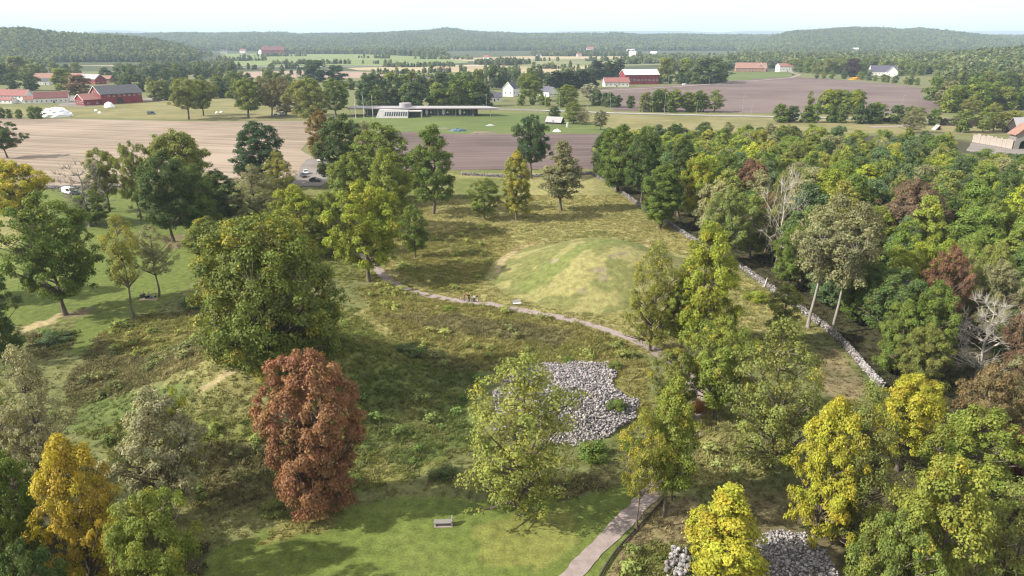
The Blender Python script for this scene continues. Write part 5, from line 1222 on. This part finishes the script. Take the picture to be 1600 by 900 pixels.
# ------------------------------------------------------------------ vehicles
def car(px_, py_, rot, colr, label, van=False, ground=.0):
    p = at(px_, py_); e = empty("parked_van" if van else "parked_car", (p[0], p[1], p[2] + ground), R_(rot), label, "van" if van else "car")
    m = plain("car_paint", colr, tuple(c * .9 for c in colr), 1, .3, spec=.5)
    Lh, wd = (2.6, .98) if van else (2.15, .9)
    if van: body = [(-Lh, .35), (Lh, .35), (Lh, .95), (Lh - .5, 1.15), (Lh - 1.15, 2.2), (Lh - 1.5, 2.35), (-Lh + .1, 2.35), (-Lh, 2.2)]
    else: body = [(-Lh, .35), (Lh, .35), (Lh, .72), (Lh - .15, .82), (Lh - 1.25, .95), (-Lh + .6, 1.0), (-Lh, .95)]
    b = MB().prism(body, -wd, wd, 'y').build("body", m, e)
    bv = b.modifiers.new("bevel", 'BEVEL'); bv.width = .07; bv.segments = 2
    if van:
        MB().add([(Lh-.52, -.85, 1.2), (Lh-.52, .85, 1.2), (Lh-1.12, .8, 2.15), (Lh-1.12, -.8, 2.15)], [(0,1,2,3)])
        MB().prism([(Lh-.46, 1.2), (Lh-1.08, 2.15), (Lh-1.18, 2.15), (Lh-.56, 1.2)], -.85, .85, 'y').build("windscreen", M['glass'], e)
        for s in (-1, 1): MB().prism([(Lh-.8, 1.25), (Lh-1.3, 2.05), (-.2, 2.05), (-.2, 1.25)], s*wd - .02, s*wd + .02, 'y').build("side_window", M['glass'], e)
    else:
        gl = MB().prism([(Lh-1.35, .95), (Lh-2.0, 1.42), (-Lh+1.0, 1.42), (-Lh+.3, .98)], -wd*.86, wd*.86, 'y').build("windows", M['glass'], e)
        rf = MB().box(-Lh+.95, Lh-1.95, -wd*.84, wd*.84, 1.40, 1.5).build("roof_panel", m, e); bv = rf.modifiers.new("bevel", 'BEVEL'); bv.width = .04
    for sx in (-1, 1):
        for sy in (-1, 1):
            w = MB().tube([(0, -.12, 0), (0, .12, 0)], [.33, .33], 14).build("wheel", M['tyre'], e); w.location = (sx * (Lh - .8), sy * (wd - .1), .33)
            MB().tube([(0, -.13, 0), (0, .13, 0)], [.19, .19], 10).build("rim", M['metal'], w)
    for sy in (-1, 1):
        MB().box(Lh - .06, Lh + .03, sy * wd * .7 - .16, sy * wd * .7 + .16, .6, .74).build("headlight", M['lamp'], e); MB().box(-Lh - .03, -Lh + .06, sy * wd * .75 - .1, sy * wd * .75 + .1, .65, .9).build("tail_light", M['lamp_red'], e)
    return e
car(109, 303, -25, (.75, .75, .75), "white van parked at the stone wall on the left lawn", True)
car(121, 304, 10, (.06, .07, .1), "dark blue car beside the white van on the left lawn")
car(478, 272, -70, (.62, .64, .66), "silver car in the parking area among the trees", ground=.16)
car(474, 277, -60, (.03, .03, .035), "black car in front of the silver car in the parking area", ground=.16)
car(505, 272, 75, (.03, .03, .035), "black car at the right side of the parking area, nearer one", ground=.16)
car(503, 261, 75, (.05, .05, .06), "dark car at the right side of the parking area, middle one", ground=.16)
car(502, 252, 75, (.7, .7, .7), "white car at the far right of the parking area", ground=.16)
car(493, 284, -10, (.05, .06, .07), "dark car lowest in the parking area", ground=.16)
car(237, 179, 20, (.12, .2, .2), "teal grey van alone on the dry pasture", True, .06)
car(432, 181, 20, (.6, .62, .65), "silver car under the row of trees by the field, left", ground=.06)
car(443, 180, -15, (.7, .7, .7), "white car under the row of trees by the field, right", True, .06)
car(1070, 134.2, 8, (.75, .75, .75), "white van on the farm lane above the brown field", True, .2)
car(1239, 117.8, 10, (.03, .03, .04), "black car on the farm lane beside the green field", False, .2)
car(272, 153, 5, (.04, .04, .05), "dark car behind the pasture near the red barn", False, .06)

# ------------------------------------------------------------------ benches, post, edging
def bench_stone(px_, py_):
    b = at(px_, py_); e = empty("park_bench", b, R_(2), "grey bench with one high end on the front lawn", "bench")
    for k in range(4): MB().box(-.98, .9, -.34 + k * .175, -.34 + k * .175 + .155, .42, .48).build("seat_slat", M['wood_grey'], e)
    MB().box(-.9, -.75, -.32, .32, -.1, .415).build("leg", M['concrete'], e)
    MB().prism([(-.36, -.1), (.36, -.1), (.36, .95), (.2, 1.1), (-.36, .7)], .91, 1.08, 'x').build("end_slab", M['wood_grey'], e)
    MB().box(-.95, 1.1, -.45, .3, -.05, .03).build("footing", M['gravel'], e)
bench_stone(692, 820)
b = at(808, 477); e = empty("wooden_bench", (b[0], b[1], b[2]), R_(14), "pale wooden bench with slatted back beside the curved path", "bench")
for k in range(3): MB().box(-.85, .85, .2, .25, .5 + k * .22, .66 + k * .22).build("back_slat", M['white_paint'], e)
for k in range(3): MB().box(-.85, .85, -.3 + k * .17, -.16 + k * .17, .42, .47).build("seat_slat", M['white_paint'], e)
for s in (-.75, .75):
    MB().box(s - .05, s + .05, -.3, -.2, -.1, .41).build("leg", M['wood_grey'], e); MB().box(s - .05, s + .05, .26, .36, -.1, 1.15).build("leg", M['wood_grey'], e)
b = at(1194, 449); e = empty("wall_post", b, 0, "leaning pale wooden post beside the stone wall", "post"); MB().tube([(0, 0, -.2), (.15, 0, 1.0), (.4, 0, 2.2)], [.1, .09, .08], 8).build("post", M['white_paint'], e); MB().tube([(.1, 0, .5), (-.5, 0, -.05)], [.06, .06], 6).build("strut", M['white_paint'], e)
ed = polyline([(1038, 782), (1010, 812), (985, 838), (960, 866), (938, 902), (925, 940)], 2.2); e0 = ed[0]
e = empty("log_edging", (e0[0], e0[1], Z1(*e0)), 0, "low dark log edging along the right side of the gravel path", "edging")
for a, b in zip(ed[:-1], ed[1:]):
    za, zb = Z1(*a), Z1(*b); ez = e.location.z
    MB().tube([(a[0]-e0[0], a[1]-e0[1], za-ez+.24), (b[0]-e0[0], b[1]-e0[1], zb-ez+.24)], [.12, .12], 7).build("log", M['dark_wood'], e)
    MB().tube([(a[0]-e0[0], a[1]-e0[1], za-ez-.2), (a[0]-e0[0], a[1]-e0[1], za-ez+.36)], [.08, .08], 6).build("post", M['dark_wood'], e)

# ------------------------------------------------------------------ people
M['skin'] = plain('skin', (.5, .31, .23), (.44, .27, .2), 6, .6); HAIRM = {k: plain('hair_' + k, c) for k, c in dict(brown=(.06, .035, .02), fair=(.3, .2, .09), dark=(.02, .016, .014)).items()}
CL = {k: plain('cloth_' + k, c, None, 8, .9) for k, c in dict(red=(.45, .09, .08), black=(.018, .018, .02), white=(.75, .75, .73), navy=(.025, .03, .06), blue=(.16, .32, .55), grey=(.2, .2, .21), pink=(.5, .22, .2), denim=(.07, .1, .18), tan=(.35, .27, .18), dark=(.03, .03, .034)).items()}
def skin(name, pts, edges, mat, parent, sub=1):
    me = bpy.data.meshes.new(name); me.from_pydata([p[0] for p in pts], edges, []); o = link(name, me, mat, parent); md = o.modifiers.new("skin", 'SKIN'); md.use_smooth_shade = True
    for i, p in enumerate(pts):
        s = me.skin_vertices[0].data[i]; s.radius = (p[1], p[2] if len(p) > 2 else p[1]); s.use_root = (i == 0)
    ss = o.modifiers.new("sub", 'SUBSURF'); ss.levels = sub; ss.render_levels = sub; return o
def person(loc, rz, label, top, bottom, hair='brown', pose='stand', h=1.74, group=None, step=.12, arm=.15):
    e = empty("person", loc, rz, label, "person", group); k = h / 1.74; e.scale = (k, k, k); sit = pose == 'sit'
    P0 = .16 if sit else .92      # pelvis height
    pel = np.array((0, 0, P0)); lean = -.12 if sit else .0
    ch = pel + np.array((0, lean * .6, .38)); nk = pel + np.array((0, lean, .58)); hd = nk + np.array((0, .03, .18))
    def leg(s):
        if sit: return [pel + np.array((s*.09, .05, -.02)), np.array((s*.17, .42, .42)), np.array((s*.14, .72, .09)), np.array((s*.14, .86, .05))]
        f = step * s; return [pel + np.array((s*.09, 0, -.04)), np.array((s*.1, f*.6 + .03, .5)), np.array((s*.1, f, .09)), np.array((s*.1, f + .16, .04))]
    def armp(s):
        sh = nk + np.array((s*.18, -.01, -.08))
        if sit: return [sh, sh + np.array((s*.08, .1, -.24)), sh + np.array((s*.02, .34, -.26)), sh + np.array((s*.0, .42, -.26))]
        return [sh, sh + np.array((s*.06, -s*arm*.4, -.28)), sh + np.array((s*.05, -s*arm + .06, -.53)), sh + np.array((s*.045, -s*arm + .09, -.62))]
    L1, L2, A1, A2 = leg(-1), leg(1), armp(-1), armp(1)
    pts = [(tuple(pel), .14, .1), (tuple(ch), .14, .1), (tuple(nk), .055), (tuple(nk + np.array((0, .01, .07))), .05), (tuple(hd - np.array((0, -.005, .03))), .078, .085), (tuple(hd + np.array((0, 0, .075))), .075, .085)]
    ed = [(0, 1), (1, 2), (2, 3), (3, 4), (4, 5)]
    for ch_, rr, root in ((L1, (.085, .062, .042, .036), 0), (L2, (.085, .062, .042, .036), 0), (A1, (.05, .042, .03, .034), 1), (A2, (.05, .042, .03, .034), 1)):
        prev = root
        for q, r_ in zip(ch_, rr): pts.append((tuple(q), r_)); ed.append((prev, len(pts) - 1)); prev = len(pts) - 1
    skin("body", pts, ed, M['skin'], e)
    def tubes(nm, chains, mat):
        pt = []; eg = []
        for ci, (c, rr) in enumerate(chains):
            prev = 0 if ci else None
            for q, r_ in zip(c, rr):
                if ci and prev == 0 and q is c[0]: pass
                pt.append((tuple(q), *(r_ if isinstance(r_, tuple) else (r_,)))); 
                if len(pt) > 1: eg.append((prev if prev is not None else len(pt) - 2, len(pt) - 1))
                prev = len(pt) - 1
        return skin(nm, pt, eg, mat, e)
    tubes("jacket", [([ch, pel + np.array((0, 0, .03))], [(.165, .125), (.16, .12)]), ([nk - np.array((0, 0, .05))], [.085]), (A1[:3], [.068, .058, .046]), (A2[:3], [.068, .058, .046])], CL[top])
    tubes("trousers", [([pel], [(.155, .115)]), (L1[:3], [.1, .08, .062]), (L2[:3], [.1, .08, .062])], CL[bottom])
    bm = bmesh.new(); bmesh.ops.create_uvsphere(bm, u_segments=12, v_segments=8, radius=1); bmesh.ops.delete(bm, geom=[v for v in bm.verts if v.co.z < -.55 or (v.co.y > .45 and v.co.z < .25)], context='VERTS')
    me = bpy.data.meshes.new("hair"); bm.to_mesh(me); bm.free(); hr = link("hair", me, HAIRM[hair], e); hr.location = tuple(hd + np.array((0, -.015, .035))); hr.scale = (.098, .108, .125)
    fm = MB(); fm.prism([(-.014, -.02), (.014, -.02), (0, .035)], .09, .12, 'y'); n_ = fm.build("nose", M['skin'], e); n_.location = tuple(hd)
    for s in (-1, 1):
        sh = MB().box(-.05, .05, -.1, .17, 0, .09).build("shoe", CL['dark'], e); ft = (L1 if s < 0 else L2)[2]; sh.location = (ft[0], ft[1], ft[2] - .09)
        hp = (A1 if s < 0 else A2)[3]; fw = unit(hp - (A1 if s < 0 else A2)[2])
        fm = MB()
        for q in range(4): off = np.array((0, (q - 1.5) * .02, 0)) if not sit else np.array(((q - 1.5) * .02, 0, 0)); fm.tube([hp + off, hp + off + fw * (.07 + .012 * (1.5 - abs(q - 1.5)))], [.011, .008], 5)
        fm.tube([hp, hp + fw * .03 + np.array((-s * .03, .03, 0))], [.012, .009], 5); fm.build("fingers", M['skin'], e)
    return e
def gz(px_, py_, dz=.0): b = at(px_, py_); return (b[0], b[1], b[2] + dz)
WG = "walkers on the curved path"
person(gz(726, 470, .07), R_(80), "person in a red top bending along on the path, leftmost walker", "red", "grey", 'fair', h=1.6, group=WG)
person(gz(720, 469, .07), R_(85), "small child in pink behind the walker in red", "pink", "white", 'fair', h=1.05, group=WG)
person(gz(732.5, 471.5, .07), R_(-20), "tall person dressed in black in the middle of the path group", "black", "black", 'dark', h=1.86, group=WG)
person(gz(737.5, 471.5, .07), R_(60), "child in a white top right beside the person in black", "white", "grey", 'fair', h=1.2, group=WG)
person(gz(741, 472, .07), R_(-70), "person in a white shirt and dark trousers on the path", "white", "navy", 'brown', h=1.55, group=WG)
person(gz(745.5, 472, .07), R_(-100), "person in navy jacket and white trousers, rightmost walker", "navy", "white", 'brown', h=1.7, group=WG)
PG = "picnic group on the left lawn"
for i, (a, b, r0, tp, bt, hr, lab) in enumerate([(221, 465, 200, 'black', 'dark', 'dark', "seated picnicker in black, leftmost of the group"), (225, 463, 180, 'dark', 'navy', 'brown', "seated picnicker in dark clothes at the back left"), (229, 467, 20, 'navy', 'dark', 'dark', "seated picnicker in navy with back to the camera"),
  (232.5, 464, 170, 'grey', 'black', 'brown', "seated picnicker in a grey top in the middle"), (238, 466, 150, 'blue', 'denim', 'fair', "seated picnicker in a light blue top"), (243, 466, 120, 'black', 'tan', 'brown', "seated picnicker in black, rightmost of the group")]):
    person(gz(a, b), R_(r0), lab, tp, bt, hr, 'sit', group=PG)
b = at(232, 468); bl = MB().box(-1.8, 1.8, -.7, .7, .01, .05).build("picnic_blanket", CL['tan']); bl.location = (b[0], b[1], b[2] + .02); tag(bl, "tan picnic blanket on the grass in front of the seated group", "blanket")

# ------------------------------------------------------------------ air
M['haze'] = bpy.data.materials.new("haze"); M['haze'].use_nodes = True; hn = M['haze'].node_tree; hn.nodes.clear()
ho = hn.nodes.new("ShaderNodeOutputMaterial"); hv = hn.nodes.new("ShaderNodeVolumePrincipled"); hv.inputs['Color'].default_value = (.64, .82, 1.0, 1); hv.inputs['Density'].default_value = 9.5e-5; hv.inputs['Anisotropy'].default_value = 0.0
hn.links.new(hv.outputs[0], ho.inputs['Volume'])
hz_ = MB().box(-18500, 18500, -400, 25500, -4, 350).build("haze", M['haze']); tag(hz_, "thin bluish haze over the whole valley", None, None, "stuff")
